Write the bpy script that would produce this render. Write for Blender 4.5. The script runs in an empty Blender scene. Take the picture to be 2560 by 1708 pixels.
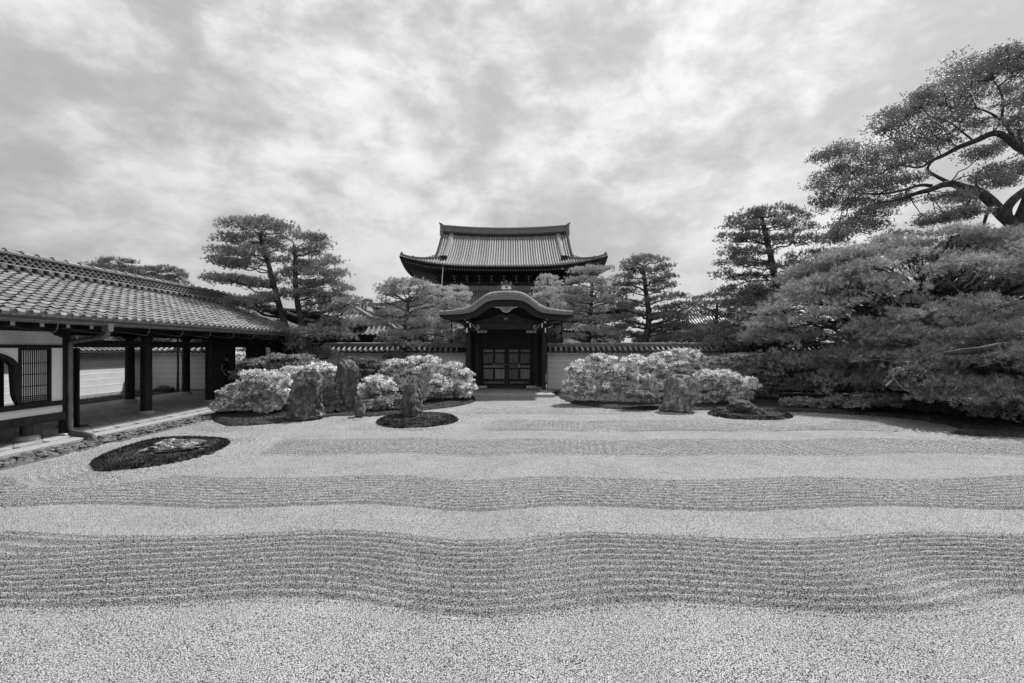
import bpy, math, random
import numpy as np
from mathutils import Vector, Matrix

C = bpy.context.scene
COL = C.collection
R = math.radians

# ------------------------------------------------------------------ camera
F = 1209.0                      # focal length in pixels of the 2560 px wide photograph
EYE = 2.2
cam_d = bpy.data.cameras.new('camera')
cam_d.sensor_width = 36.0
cam_d.lens = 17.0
cam_d.shift_y = 16.0 / 2560.0
cam_d.clip_start = 0.1
cam_d.clip_end = 6000
cam = bpy.data.objects.new('camera', cam_d)
cam.location = (0, 0, EYE)
cam.rotation_euler = (R(90), 0, 0)
COL.objects.link(cam)
C.camera = cam

# ------------------------------------------------------------------ light
SUN_EL, SUN_AZ = 55.0, 44.0     # azimuth from +Y towards +X
w = bpy.data.worlds.new('World')
C.world = w
w.use_nodes = True
nt = w.node_tree
nt.nodes.clear()
N = nt.nodes.new
L = nt.links.new


SKY_LO, SKY_HI = 5.0, 8.3


BIG_OFF = (1.2, 30.1, 0)


def sky_world():
    out = N('ShaderNodeOutputWorld')
    bg = N('ShaderNodeBackground')
    bg.inputs['Strength'].default_value = 0.1
    sky = N('ShaderNodeTexSky')
    sky.sky_type = 'NISHITA'
    sky.sun_disc = False
    sky.sun_elevation = R(SUN_EL)
    sky.sun_rotation = R(SUN_AZ)
    bw = N('ShaderNodeRGBToBW')
    L(sky.outputs[0], bw.inputs[0])
    tc = N('ShaderNodeTexCoord')
    sep = N('ShaderNodeSeparateXYZ')
    L(tc.outputs['Generated'], sep.inputs[0])

    def math_(op, a, b=None, c=None, clamp=False):
        m = N('ShaderNodeMath')
        m.operation = op
        m.use_clamp = clamp
        for i, v in enumerate((a, b, c)):
            if v is None:
                continue
            if isinstance(v, (int, float)):
                m.inputs[i].default_value = v
            else:
                L(v, m.inputs[i])
        return m.outputs[0]
    zz = math_('ADD', math_('MAXIMUM', sep.outputs[2], 0.0), 0.16)
    u = math_('DIVIDE', sep.outputs[0], zz)
    v = math_('DIVIDE', sep.outputs[1], zz)
    comb = N('ShaderNodeCombineXYZ')
    L(u, comb.inputs[0])
    L(math_('MULTIPLY', v, 0.72), comb.inputs[1])

    def noise(scale, detail, rough, dist, off, dome=False):
        mp = N('ShaderNodeMapping')
        mp.inputs['Location'].default_value = off
        mp.inputs['Rotation'].default_value = (0, 0, R(-18))
        if dome:
            mp.inputs['Rotation'].default_value = (0, 0, 0)
            mp.inputs['Scale'].default_value = (1, 1, 1.7)
            L(tc.outputs['Generated'], mp.inputs[0])
        else:
            L(comb.outputs[0], mp.inputs[0])
        n = N('ShaderNodeTexNoise')
        n.inputs['Scale'].default_value = scale
        n.inputs['Detail'].default_value = detail
        n.inputs['Roughness'].default_value = rough
        n.inputs['Distortion'].default_value = dist
        L(mp.outputs[0], n.inputs['Vector'])
        return n.outputs[0]
    big = noise(0.62, 3, 0.5, 0.2, BIG_OFF)
    mid = noise(4.2, 9, 0.58, 0.2, (7.3, 2.2, 0), True)
    fine = noise(12.0, 6, 0.62, 0.3, (1.3, 9.2, 0), True)
    s = math_('ADD', math_('MULTIPLY', big, 0.62), math_('MULTIPLY', mid, 0.92))
    s = math_('ADD', s, math_('MULTIPLY', fine, 0.40))
    mr = N('ShaderNodeMapRange')
    mr.interpolation_type = 'SMOOTHSTEP'
    mr.inputs['From Min'].default_value = 0.80
    mr.inputs['From Max'].default_value = 1.16
    mr.inputs['To Min'].default_value = 0.0
    mr.inputs['To Max'].default_value = 1.0
    L(s, mr.inputs['Value'])
    cl = math_('ADD', math_('MULTIPLY', mr.outputs[0], SKY_HI - SKY_LO), SKY_LO)
    hz_ = N('ShaderNodeMapRange')
    hz_.interpolation_type = 'SMOOTHSTEP'
    hz_.inputs['From Min'].default_value = 0.0
    hz_.inputs['From Max'].default_value = 0.42
    hz_.inputs['To Min'].default_value = 0.74
    hz_.inputs['To Max'].default_value = 1.0
    L(sep.outputs[2], hz_.inputs['Value'])
    cl = math_('MULTIPLY', cl, hz_.outputs[0])
    # thin cloud is brighter towards the sun
    a_, e_ = R(SUN_AZ), R(SUN_EL)
    dx = math_('MULTIPLY', sep.outputs[0], math.sin(a_) * math.cos(e_))
    dy = math_('MULTIPLY', sep.outputs[1], math.cos(a_) * math.cos(e_))
    dz = math_('MULTIPLY', sep.outputs[2], math.sin(e_))
    dt = math_('ADD', math_('ADD', dx, dy), dz)
    glow = math_('ADD', math_('MULTIPLY', math_('MAXIMUM', dt, 0.0), 0.24), 0.86)
    cl = math_('MULTIPLY', cl, glow)
    # thin veil of cloud: never fully covers the blue
    veil = math_('ADD', math_('MULTIPLY', mr.outputs[0], 0.2), 0.78)
    mix = N('ShaderNodeMix')
    mix.data_type = 'FLOAT'
    L(veil, mix.inputs[0])
    L(bw.outputs[0], mix.inputs[2])
    L(cl, mix.inputs[3])
    L(mix.outputs[0], bg.inputs['Color'])
    L(bg.outputs[0], out.inputs[0])



sky_world()
sd = bpy.data.lights.new('sun', 'SUN')
sd.energy = 4.6
sd.angle = R(2)
sd.color = (1.0, 1.0, 1.0)
sun = bpy.data.objects.new('sun', sd)
az, el = R(SUN_AZ), R(SUN_EL)
sdir = Vector((math.sin(az) * math.cos(el), math.cos(az) * math.cos(el), math.sin(el)))
sun.rotation_euler = sdir.to_track_quat('Z', 'Y').to_euler()
sun.location = sdir * 60
COL.objects.link(sun)
C.view_settings.view_transform = 'Standard'
C.view_settings.look = 'None'
C.view_settings.gamma = 1
C.view_settings.exposure = 0.2
C.view_settings.use_curve_mapping = False
C.cycles.max_bounces = 8
C.cycles.diffuse_bounces = 4

rng = np.random.default_rng(7)
random.seed(7)


# ------------------------------------------------------------------ helpers
def P(px, py, d):
    """point seen at pixel (px,py) of the photograph at distance d"""
    return np.array(((px - 1280) / F * d, d, EYE - (py - 870) / F * d))


def G(px, py, z=0.0):
    d = (EYE - z) * F / (py - 870)
    return np.array(((px - 1280) / F * d, d, z))


ORG = {}


def setp(o, label=None, cat=None, group=None, kind=None):
    if label:
        o['label'] = label
    if cat:
        o['category'] = cat
    if group:
        o['group'] = group
    if kind:
        o['kind'] = kind
    return o


def thing(name, label, cat, loc=(0, 0, 0), group=None):
    o = bpy.data.objects.new(name, None)
    o.empty_display_size = 0.2
    COL.objects.link(o)
    o.location = loc
    ORG[o.name] = np.array(loc, float)
    return setp(o, label, cat, group)


def mesh_np(name, verts, faces, mat=None, smooth=False, poly=None):
    """verts (n,3); faces (m,k) array with uniform k, or list of lists"""
    me = bpy.data.meshes.new(name)
    verts = np.asarray(verts, np.float32)
    if isinstance(faces, np.ndarray):
        m, k = faces.shape
        me.vertices.add(len(verts))
        me.vertices.foreach_set('co', verts.ravel())
        me.loops.add(m * k)
        me.loops.foreach_set('vertex_index', faces.astype(np.int32).ravel())
        me.polygons.add(m)
        me.polygons.foreach_set('loop_start', np.arange(0, m * k, k, dtype=np.int32))
        me.polygons.foreach_set('loop_total', np.full(m, k, np.int32))
        me.update(calc_edges=True)
    else:
        me.from_pydata([tuple(map(float, v)) for v in verts], [], faces)
        me.update()
    if mat:
        me.materials.append(mat)
    if smooth:
        me.polygons.foreach_set('use_smooth', np.ones(len(me.polygons), bool))
    return me


def link(name, me, parent=None, loc=None, rot=None):
    o = bpy.data.objects.new(name, me)
    COL.objects.link(o)
    if parent is not None:
        o.parent = parent
        ORG[o.name] = ORG[parent.name] + (np.array(loc, float) - ORG[parent.name] if loc is not None else 0)
        if loc is not None:
            o.location = tuple(np.array(loc, float) - ORG[parent.name])
    else:
        ORG[o.name] = np.array(loc if loc is not None else (0, 0, 0), float)
        if loc is not None:
            o.location = loc
    if rot is not None:
        o.rotation_euler = rot
    return o


class MB:
    def __init__(s):
        s.v, s.f = [], []

    def add(s, vs, fs):
        b = len(s.v)
        s.v.extend([tuple(map(float, v)) for v in vs])
        s.f.extend([[i + b for i in f] for f in fs])
        return s

    def box(s, x0, x1, y0, y1, z0, z1):
        vs = [(x0, y0, z0), (x1, y0, z0), (x1, y1, z0), (x0, y1, z0), (x0, y0, z1), (x1, y0, z1), (x1, y1, z1), (x0, y1, z1)]
        return s.add(vs, [[0, 3, 2, 1], [4, 5, 6, 7], [0, 1, 5, 4], [1, 2, 6, 5], [2, 3, 7, 6], [3, 0, 4, 7]])

    def beam(s, p, q, wd, ht):
        p, q = Vector(p), Vector(q)
        d = (q - p).normalized()
        up = Vector((0, 0, 1)) if abs(d.z) < 0.95 else Vector((0, 1, 0))
        a = d.cross(up).normalized() * wd / 2
        b = a.cross(d).normalized() * ht / 2
        vs = [p - a - b, p + a - b, p + a + b, p - a + b, q - a - b, q + a - b, q + a + b, q - a + b]
        return s.add(vs, [[0, 1, 2, 3], [7, 6, 5, 4], [0, 4, 5, 1], [1, 5, 6, 2], [2, 6, 7, 3], [3, 7, 4, 0]])

    def tube(s, pts, rad, n=8, caps=True):
        pts = [Vector(p) for p in pts]
        m = len(pts)
        if not hasattr(rad, '__len__'):
            rad = [rad] * m
        vs, fs = [], []
        a = None
        for i, p in enumerate(pts):
            t = (pts[min(i + 1, m - 1)] - pts[max(i - 1, 0)]).normalized()
            if a is None:
                ref = Vector((0, 0, 1)) if abs(t.z) < 0.9 else Vector((1, 0, 0))
                a = t.cross(ref).normalized()
            else:
                a = (a - t * a.dot(t)).normalized()
            b = t.cross(a)
            for k in range(n):
                an = 2 * math.pi * k / n
                vs.append(p + (a * math.cos(an) + b * math.sin(an)) * rad[i])
        for i in range(m - 1):
            for k in range(n):
                k2 = (k + 1) % n
                fs.append([i * n + k, i * n + k2, (i + 1) * n + k2, (i + 1) * n + k])
        if caps:
            fs.append(list(range(n))[::-1])
            fs.append([(m - 1) * n + k for k in range(n)])
        return s.add(vs, fs)

    def lathe(s, c, prof, n=20, axis='z'):
        vs, fs = [], []
        c = Vector(c)
        for r_, h in prof:
            for k in range(n):
                an = 2 * math.pi * k / n
                x, y = r_ * math.cos(an), r_ * math.sin(an)
                if axis == 'z':
                    vs.append(c + Vector((x, y, h)))
                elif axis == 'y':
                    vs.append(c + Vector((x, h, y)))
                else:
                    vs.append(c + Vector((h, x, y)))
        m = len(prof)
        for i in range(m - 1):
            for k in range(n):
                k2 = (k + 1) % n
                fs.append([i * n + k, i * n + k2, (i + 1) * n + k2, (i + 1) * n + k])
        fs.append(list(range(n))[::-1])
        fs.append([(m - 1) * n + k for k in range(n)])
        return s.add(vs, fs)

    def band(s, top, bot, y0, y1):
        """solid between two xz-curves of equal length, extruded y0..y1"""
        n = len(top)
        vs = [(x, y0, z) for x, z in top] + [(x, y0, z) for x, z in bot] + [(x, y1, z) for x, z in top] + [(x, y1, z) for x, z in bot]
        fs = []
        for i in range(n - 1):
            fs += [[i, n + i, n + i + 1, i + 1], [2 * n + i, 2 * n + i + 1, 3 * n + i + 1, 3 * n + i],
                   [i, i + 1, 2 * n + i + 1, 2 * n + i], [n + i, 3 * n + i, 3 * n + i + 1, n + i + 1]]
        fs += [[0, 2 * n, 3 * n, n], [n - 1, 2 * n - 1, 4 * n - 1, 3 * n - 1]]
        return s.add(vs, fs)

    def prism(s, poly, a0, a1, axis='y'):
        """2-D polygon (list of (u,v)) extruded; axis y: (x,z); axis x: (y,z); axis z: (x,y)"""
        n = len(poly)

        def m(u, v, a):
            return (u, a, v) if axis == 'y' else ((a, u, v) if axis == 'x' else (u, v, a))
        vs = [m(u, v, a0) for u, v in poly] + [m(u, v, a1) for u, v in poly]
        fs = [list(range(n)), list(range(2 * n - 1, n - 1, -1))]
        for i in range(n):
            j = (i + 1) % n
            fs.append([i, i + n, j + n, j])
        return s.add(vs, fs)

    def build(s, name, mat, parent=None, smooth=False, kind=None, label=None, fixn=True, bevel=0):
        o_ = ORG[parent.name] if parent is not None else np.zeros(3)
        v = np.array(s.v) - o_
        me = mesh_np(name, v, s.f, mat)
        if fixn:
            import bmesh
            bm = bmesh.new()
            bm.from_mesh(me)
            bmesh.ops.recalc_face_normals(bm, faces=bm.faces)
            bm.to_mesh(me)
            bm.free()
        if smooth:
            me.polygons.foreach_set('use_smooth', np.ones(len(me.polygons), bool))
            try:
                me.set_sharp_from_angle(angle=R(40))
            except Exception:
                pass
        o = link(name, me, parent)
        if parent is not None:
            ORG[o.name] = ORG[parent.name].copy()
        if bevel:
            m = o.modifiers.new('bevel', 'BEVEL')
            m.width = bevel
            m.segments = 1
            m.limit_method = 'ANGLE'
        if kind:
            o['kind'] = kind
        if label:
            o['label'] = label
        return o


def mesh_local(fn, name, mat, smooth=False):
    b = MB()
    fn(b)
    me = mesh_np(name, np.array(b.v), b.f, mat)
    import bmesh
    bm = bmesh.new()
    bm.from_mesh(me)
    bmesh.ops.recalc_face_normals(bm, faces=bm.faces)
    bm.to_mesh(me)
    bm.free()
    if smooth:
        me.polygons.foreach_set('use_smooth', np.ones(len(me.polygons), bool))
        me.set_sharp_from_angle(angle=R(40))
    return me


def joined(me, mats4, name, mat, parent=None, kind='stuff', smooth=False):
    """many copies of one mesh joined into one object"""
    n = len(me.vertices)
    co = np.empty(n * 3, np.float32)
    me.vertices.foreach_get('co', co)
    co = co.reshape(n, 3)
    co4 = np.concatenate([co, np.ones((n, 1))], 1)
    polys = [list(p.vertices) for p in me.polygons]
    tris = []
    for p in polys:
        for i in range(1, len(p) - 1):
            tris.append((p[0], p[i], p[i + 1]))
    tris = np.array(tris)
    M = np.array([np.array(m) for m in mats4])
    V = np.einsum('mij,nj->mni', M, co4)[:, :, :3].reshape(-1, 3)
    T = (tris[None] + (np.arange(len(M)) * n)[:, None, None]).reshape(-1, 3)
    if parent is not None:
        V = V - ORG[parent.name]
    m2 = mesh_np(name, V, T, mat, smooth)
    if smooth:
        m2.set_sharp_from_angle(angle=R(40))
    o = link(name, m2, parent)
    if kind:
        o['kind'] = kind
    return o


# ------------------------------------------------------------------ materials (black and white photograph: every colour is a grey)
def mat(name, lo, hi=None, scale=6.0, rough=0.8, bump=0.0, bscale=40.0, stretch=(1, 1, 1), detail=6, spec=0.3, island=0.0,
        metal=0.0, transl=0.0, contrast=(0.35, 0.65), distort=0.0, obj_rand=0.0):
    hi = lo if hi is None else hi
    m = bpy.data.materials.new(name)
    m.use_nodes = True
    t = m.node_tree
    b = t.nodes['Principled BSDF']
    b.inputs['Roughness'].default_value = rough
    b.inputs['Specular IOR Level'].default_value = spec
    b.inputs['Metallic'].default_value = metal
    tc = t.nodes.new('ShaderNodeTexCoord')
    geo = t.nodes.new('ShaderNodeNewGeometry')
    mp = t.nodes.new('ShaderNodeMapping')
    mp.inputs['Scale'].default_value = stretch
    t.links.new(geo.outputs['Position'], mp.inputs[0])
    n = t.nodes.new('ShaderNodeTexNoise')
    n.inputs['Scale'].default_value = scale
    n.inputs['Detail'].default_value = detail
    n.inputs['Roughness'].default_value = 0.6
    n.inputs['Distortion'].default_value = distort
    t.links.new(mp.outputs[0], n.inputs['Vector'])
    r = t.nodes.new('ShaderNodeMapRange')
    r.inputs['From Min'].default_value = contrast[0]
    r.inputs['From Max'].default_value = contrast[1]
    r.inputs['To Min'].default_value = lo
    r.inputs['To Max'].default_value = hi
    t.links.new(n.outputs[0], r.inputs['Value'])
    col = r.outputs[0]

    def mul(a, rnd, amt):
        q = t.nodes.new('ShaderNodeMapRange')
        q.inputs['To Min'].default_value = 1 - amt
        q.inputs['To Max'].default_value = 1 + amt
        t.links.new(rnd, q.inputs['Value'])
        x = t.nodes.new('ShaderNodeMath')
        x.operation = 'MULTIPLY'
        t.links.new(a, x.inputs[0])
        t.links.new(q.outputs[0], x.inputs[1])
        return x.outputs[0]
    if island:
        col = mul(col, geo.outputs['Random Per Island'], island)
    if obj_rand:
        oi = t.nodes.new('ShaderNodeObjectInfo')
        col = mul(col, oi.outputs['Random'], obj_rand)
    t.links.new(col, b.inputs['Base Color'])
    if bump:
        n2 = t.nodes.new('ShaderNodeTexNoise')
        n2.inputs['Scale'].default_value = bscale
        n2.inputs['Detail'].default_value = 5
        t.links.new(mp.outputs[0], n2.inputs['Vector'])
        bp = t.nodes.new('ShaderNodeBump')
        bp.inputs['Strength'].default_value = 0.6
        bp.inputs['Distance'].default_value = bump
        t.links.new(n2.outputs[0], bp.inputs['Height'])
        t.links.new(bp.outputs[0], b.inputs['Normal'])
    if transl:
        tr = t.nodes.new('ShaderNodeBsdfTranslucent')
        t.links.new(col, tr.inputs['Color'])
        mx = t.nodes.new('ShaderNodeMixShader')
        mx.inputs[0].default_value = transl
        t.links.new(b.outputs[0], mx.inputs[1])
        t.links.new(tr.outputs[0], mx.inputs[2])
        t.links.new(mx.outputs[0], t.nodes['Material Output'].inputs[0])
    return m


def mat_gravel():
    m = bpy.data.materials.new('white gravel')
    m.use_nodes = True
    t = m.node_tree
    b = t.nodes['Principled BSDF']
    b.inputs['Roughness'].default_value = 0.9
    b.inputs['Specular IOR Level'].default_value = 0.2
    geo = t.nodes.new('ShaderNodeNewGeometry')
    v = t.nodes.new('ShaderNodeTexVoronoi')
    v.inputs['Scale'].default_value = 118
    t.links.new(geo.outputs['Position'], v.inputs['Vector'])
    bw = t.nodes.new('ShaderNodeSeparateColor')
    t.links.new(v.outputs['Color'], bw.inputs[0])
    r = t.nodes.new('ShaderNodeMapRange')
    r.inputs['To Min'].default_value = 0.36
    r.inputs['To Max'].default_value = 0.60
    t.links.new(bw.outputs[0], r.inputs['Value'])
    # shade between the grains, put into the colour as dark gaps
    g = t.nodes.new('ShaderNodeMapRange')
    g.inputs['From Min'].default_value = 0.40
    g.inputs['From Max'].default_value = 0.60
    g.inputs['To Min'].default_value = 1.0
    g.inputs['To Max'].default_value = 0.10
    t.links.new(v.outputs['Distance'], g.inputs['Value'])
    n = t.nodes.new('ShaderNodeTexNoise')
    n.inputs['Scale'].default_value = 0.9
    n.inputs['Detail'].default_value = 8
    n.inputs['Roughness'].default_value = 0.65
    t.links.new(geo.outputs['Position'], n.inputs['Vector'])
    nr = t.nodes.new('ShaderNodeMapRange')
    nr.inputs['From Min'].default_value = 0.3
    nr.inputs['From Max'].default_value = 0.7
    nr.inputs['To Min'].default_value = 0.86
    nr.inputs['To Max'].default_value = 1.1
    t.links.new(n.outputs[0], nr.inputs['Value'])
    a = t.nodes.new('ShaderNodeMath')
    a.operation = 'MULTIPLY'
    t.links.new(r.outputs[0], a.inputs[0])
    t.links.new(g.outputs[0], a.inputs[1])
    a2 = t.nodes.new('ShaderNodeMath')
    a2.operation = 'MULTIPLY'
    t.links.new(a.outputs[0], a2.inputs[0])
    t.links.new(nr.outputs[0], a2.inputs[1])
    t.links.new(a2.outputs[0], b.inputs['Base Color'])
    bp = t.nodes.new('ShaderNodeBump')
    bp.invert = True
    bp.inputs['Strength'].default_value = 1.0
    bp.inputs['Distance'].default_value = 0.005
    t.links.new(v.outputs['Distance'], bp.inputs['Height'])
    t.links.new(bp.outputs[0], b.inputs['Normal'])
    return m


def mat_rock(name='weathered rock', base=(.022, .07, .16), vein=.58, vpos=.575, bumpd=.06, sc=4.5):
    """dark rough stone with pale lichen or quartz patches"""
    m = bpy.data.materials.new(name)
    m.use_nodes = True
    t = m.node_tree
    b = t.nodes['Principled BSDF']
    b.inputs['Roughness'].default_value = 0.85
    geo = t.nodes.new('ShaderNodeNewGeometry')
    mp = t.nodes.new('ShaderNodeMapping')
    mp.inputs['Scale'].default_value = (1, 1, 0.55)
    mp.inputs['Rotation'].default_value = (0.3, 0.5, 0.2)
    t.links.new(geo.outputs['Position'], mp.inputs[0])

    def noise(scale, detail, rough, dist=0.0):
        n = t.nodes.new('ShaderNodeTexNoise')
        n.inputs['Scale'].default_value = scale
        n.inputs['Detail'].default_value = detail
        n.inputs['Roughness'].default_value = rough
        n.inputs['Distortion'].default_value = dist
        t.links.new(mp.outputs[0], n.inputs['Vector'])
        return n.outputs[0]

    def mth(op, a, c):
        x = t.nodes.new('ShaderNodeMath')
        x.operation = op
        for i, v in enumerate((a, c)):
            if isinstance(v, (int, float)):
                x.inputs[i].default_value = v
            else:
                t.links.new(v, x.inputs[i])
        return x.outputs[0]
    big, fine, grain = noise(sc, 6, .6, .6), noise(26, 9, .75, .3), noise(95, 3, .6)
    f = mth('ADD', mth('MULTIPLY', big, .42), mth('ADD', mth('MULTIPLY', fine, .40), mth('MULTIPLY', grain, .18)))
    cr = t.nodes.new('ShaderNodeValToRGB')
    e = cr.color_ramp.elements
    e[0].position = 0.36
    e[0].color = (base[0],) * 3 + (1,)
    e[1].position = vpos + .05
    e[1].color = (vein,) * 3 + (1,)
    for p_, v_ in ((0.47, base[1]), (vpos - .03, base[2])):
        x = e.new(p_)
        x.color = (v_, v_, v_, 1)
    t.links.new(f, cr.inputs[0])
    t.links.new(cr.outputs[0], b.inputs['Base Color'])
    h = mth('ADD', mth('MULTIPLY', big, .5), fine)
    bp = t.nodes.new('ShaderNodeBump')
    bp.inputs['Strength'].default_value = 1.0
    bp.inputs['Distance'].default_value = bumpd
    t.links.new(h, bp.inputs['Height'])
    t.links.new(bp.outputs[0], b.inputs['Normal'])
    return m


M = {
    'gravel': mat_gravel(),
    'rock': mat_rock(),
    'rock_dark': mat_rock('dark mossy rock', (.02, .05, .09), .3, .64, .05, 5.0),
    'rock_pale': mat_rock('pale craggy rock', (.04, .13, .28), .6, .57, .06, 5.0),
    'rock_vein': mat_rock('veined dark rock', (.03, .07, .13), .8, .555, .05, 6.0),
    'stone': mat_rock('river stones', (.03, .09, .2), .5, .6, .02, 9.0),
    'ground': mat('pale earth', 0.10, 0.22, 2.0, 0.95),
    'moss': mat('moss', 0.014, 0.06, 7.0, 0.95, 0.02, 60),
    'mossblade': mat('moss blades', 0.012, 0.055, 5.0, 0.9, island=0.6),
    'bare': mat('packed earth', 0.06, 0.16, 4.0, 0.95, 0.01, 60),
    'paving': mat('grey paving tile', 0.24, 0.42, 5.0, 0.62, 0.003, 60, obj_rand=0.16),
    'kerb': mat('washed aggregate kerb', 0.16, 0.5, 60.0, 0.9, 0.006, 90),
    'hewn': mat('hewn stone', 0.25, 0.42, 12.0, 0.85, 0.006, 60),
    'tile': mat('grey roof tile', 0.14, 0.30, 4.0, 0.65, 0.002, 60, spec=0.3, obj_rand=0.22),
    'tile_joined': mat('grey roof tile weathered', 0.14, 0.30, 4.0, 0.65, 0.002, 60, spec=0.3, island=0.22),
    'tile_dark': mat('dark roof tile', 0.10, 0.2, 8.0, 0.5, 0.002, 60, spec=0.5),
    'under_tile': mat('tile bedding', 0.02, 0.03, 8.0, 0.9),
    'wood': mat('black stained timber', 0.010, 0.024, 3.0, 0.6, 0.002, 30, stretch=(6, 6, 0.6), spec=0.25),
    'wood_soft': mat('brown weathered timber', 0.026, 0.06, 3.0, 0.65, 0.003, 30, stretch=(8, 8, 0.5), spec=0.25),
    'door_panel': mat('grained door board', 0.09, 0.30, 3.0, 0.6, 0.003, 24, stretch=(14, 2, 0.7), spec=0.3, obj_rand=0.45),
    'bark_roof': mat('cypress bark roofing', 0.13, 0.27, 5.0, 0.9, 0.01, 40, stretch=(3, 1, 1), obj_rand=0.15),
    'bark_edge': mat('cut bark edge', 0.16, 0.26, 30.0, 0.9, 0.006, 30, stretch=(0.2, 1, 4)),
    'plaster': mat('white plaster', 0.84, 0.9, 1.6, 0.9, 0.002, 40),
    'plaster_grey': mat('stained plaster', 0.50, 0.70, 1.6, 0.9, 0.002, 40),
    'wall': mat('grey earthen wall', 0.60, 0.70, 1.2, 0.9, 0.003, 30),
    'stripe': mat('white plaster line', 0.92, 0.94, 3.0, 0.85),
    'metal': mat('pale brass fitting', 0.55, 0.75, 20.0, 0.45, metal=0.0, spec=0.5),
    'zinc': mat('dull metal pipe', 0.10, 0.18, 4.0, 0.4, metal=0.4, spec=0.5),
    'endpaint': mat('white painted end grain', 0.6, 0.75, 20.0, 0.7),
    'bark': mat('pine bark', 0.018, 0.085, 10.0, 0.9, 0.02, 18, stretch=(1, 1, 0.35)),
    'bark_pale': mat('pale twig bark', 0.10, 0.30, 10.0, 0.85, 0.008, 25),
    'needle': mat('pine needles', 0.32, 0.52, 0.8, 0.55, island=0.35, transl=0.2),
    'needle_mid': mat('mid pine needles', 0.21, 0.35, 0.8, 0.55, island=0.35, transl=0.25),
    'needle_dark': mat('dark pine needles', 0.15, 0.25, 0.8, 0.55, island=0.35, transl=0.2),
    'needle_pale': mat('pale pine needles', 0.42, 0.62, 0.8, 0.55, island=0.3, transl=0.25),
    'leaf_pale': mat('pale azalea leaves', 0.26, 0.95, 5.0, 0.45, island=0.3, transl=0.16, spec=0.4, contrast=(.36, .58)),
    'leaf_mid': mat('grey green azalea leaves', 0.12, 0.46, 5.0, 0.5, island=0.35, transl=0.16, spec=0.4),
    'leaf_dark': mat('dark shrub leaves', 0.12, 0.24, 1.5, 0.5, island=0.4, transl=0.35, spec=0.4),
    'leaf_tree': mat('broadleaf foliage', 0.15, 0.30, 0.7, 0.5, island=0.35, transl=0.25, spec=0.4),
    'skin': mat('skin', 0.22, 0.26, 10, 0.6),
    'cloth_dark': mat('dark cloth', 0.012, 0.02, 10, 0.9),
    'cloth_mid': mat('charcoal cloth', 0.03, 0.045, 10, 0.9),
    'cloth_pale': mat('pale cloth', 0.35, 0.45, 10, 0.9),
    'hair': mat('hair', 0.012, 0.02, 20, 0.6),
}

# ================================================================== GROUND AND GRAVEL
gm = mesh_np('ground', [(-900, -40, -0.12), (900, -40, -0.12), (900, 2500, -0.12), (-900, 2500, -0.12)], [[0, 1, 2, 3]], M['ground'])
setp(link('ground', gm), 'pale bare earth reaching beyond the temple walls to the horizon', kind='structure')

left_edge = [(537, 1030), (522, 1049), (555, 1067), (611, 1068), (678, 1063), (729, 1056), (777, 1051), (833, 1043), (870, 1041), (925, 1044),
             (996, 1037), (1055, 1029), (1092, 1024), (1141, 1018), (1173, 1011), (1191, 1003), (1186, 995)]
right_edge = [(1396, 994), (1414, 1004), (1440, 1012), (1478, 1019), (1541, 1025), (1621, 1027), (1717, 1028), (1800, 1028), (1940, 1031), (2049, 1034),
              (2150, 1040), (2230, 1044), (2290, 1050), (2350, 1062), (2402, 1072)]
isle_a = [(585, 1470), (600, 1500), (640, 1516), (760, 1516), (1000, 1492), (1250, 1440), (1400, 1400), (1490, 1350), (1512, 1322), (1470, 1310), (1300, 1300), (1080, 1303),
          (900, 1335), (700, 1405), (610, 1445)]


def smooth_closed(pts, n=4):
    pts = np.array(pts, float)
    for _ in range(n):
        q = 0.75 * pts + 0.25 * np.roll(pts, -1, 0)
        r_ = 0.25 * pts + 0.75 * np.roll(pts, -1, 0)
        pts = np.stack([q, r_], 1).reshape(-1, 2)
    return pts


def open_smooth(pts, n=2):
    pts = np.array(pts, float)
    for _ in range(n):
        q = 0.75 * pts[:-1] + 0.25 * pts[1:]
        r_ = 0.25 * pts[:-1] + 0.75 * pts[1:]
        pts = np.concatenate([pts[:1], np.stack([q, r_], 1).reshape(-1, pts.shape[1]), pts[-1:]])
    return pts


le = open_smooth([G(x, y)[:2] for x, y in left_edge])
re_ = open_smooth([G(x, y)[:2] for x, y in right_edge])
BED_L = np.concatenate([le, [(-2.05, 24.15), (-9.5, 24.15), (-9.5, 17.6)]])
far_r = [(11.9, 13.05), (12.6, 12.9), (11.7, 12.75), (11.25, 12.45), (11.3, 12.15), (12.2, 11.75), (13.2, 11.4), (14.5, 11.0), (16.5, 10.2), (24, 9.0)]
BED_R = np.concatenate([re_, open_smooth(far_r, 1), [(26, 24.15), (2.1, 24.15)]])
ISLE_A = smooth_closed([G(x * 0.3827, 600 + y * 0.3827)[:2] for x, y in isle_a], 2)
t_ = np.linspace(0, 2 * np.pi, 40, endpoint=False)
c3 = G(1043, 1055)
ISLE_B = np.stack([c3[0] + 1.2 * np.cos(t_), c3[1] + 0.1 + 1.35 * np.sin(t_)], 1)
c6 = G(1880, 1041)
ISLE_C = np.stack([c6[0] + 1.28 * np.cos(t_) + 0.1 * np.sin(2 * t_), c6[1] + 0.05 + 1.05 * np.sin(t_)], 1)


def seg_dist(X, Y, poly, closed=True):
    d = np.full(X.shape, 1e9)
    n = len(poly)
    for i in range(n if closed else n - 1):
        a, b = poly[i], poly[(i + 1) % n]
        ab = b - a
        L2 = (ab ** 2).sum() + 1e-12
        t = np.clip(((X - a[0]) * ab[0] + (Y - a[1]) * ab[1]) / L2, 0, 1)
        dd = (X - a[0] - t * ab[0]) ** 2 + (Y - a[1] - t * ab[1]) ** 2
        np.minimum(d, dd, out=d)
    return np.sqrt(d)


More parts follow.
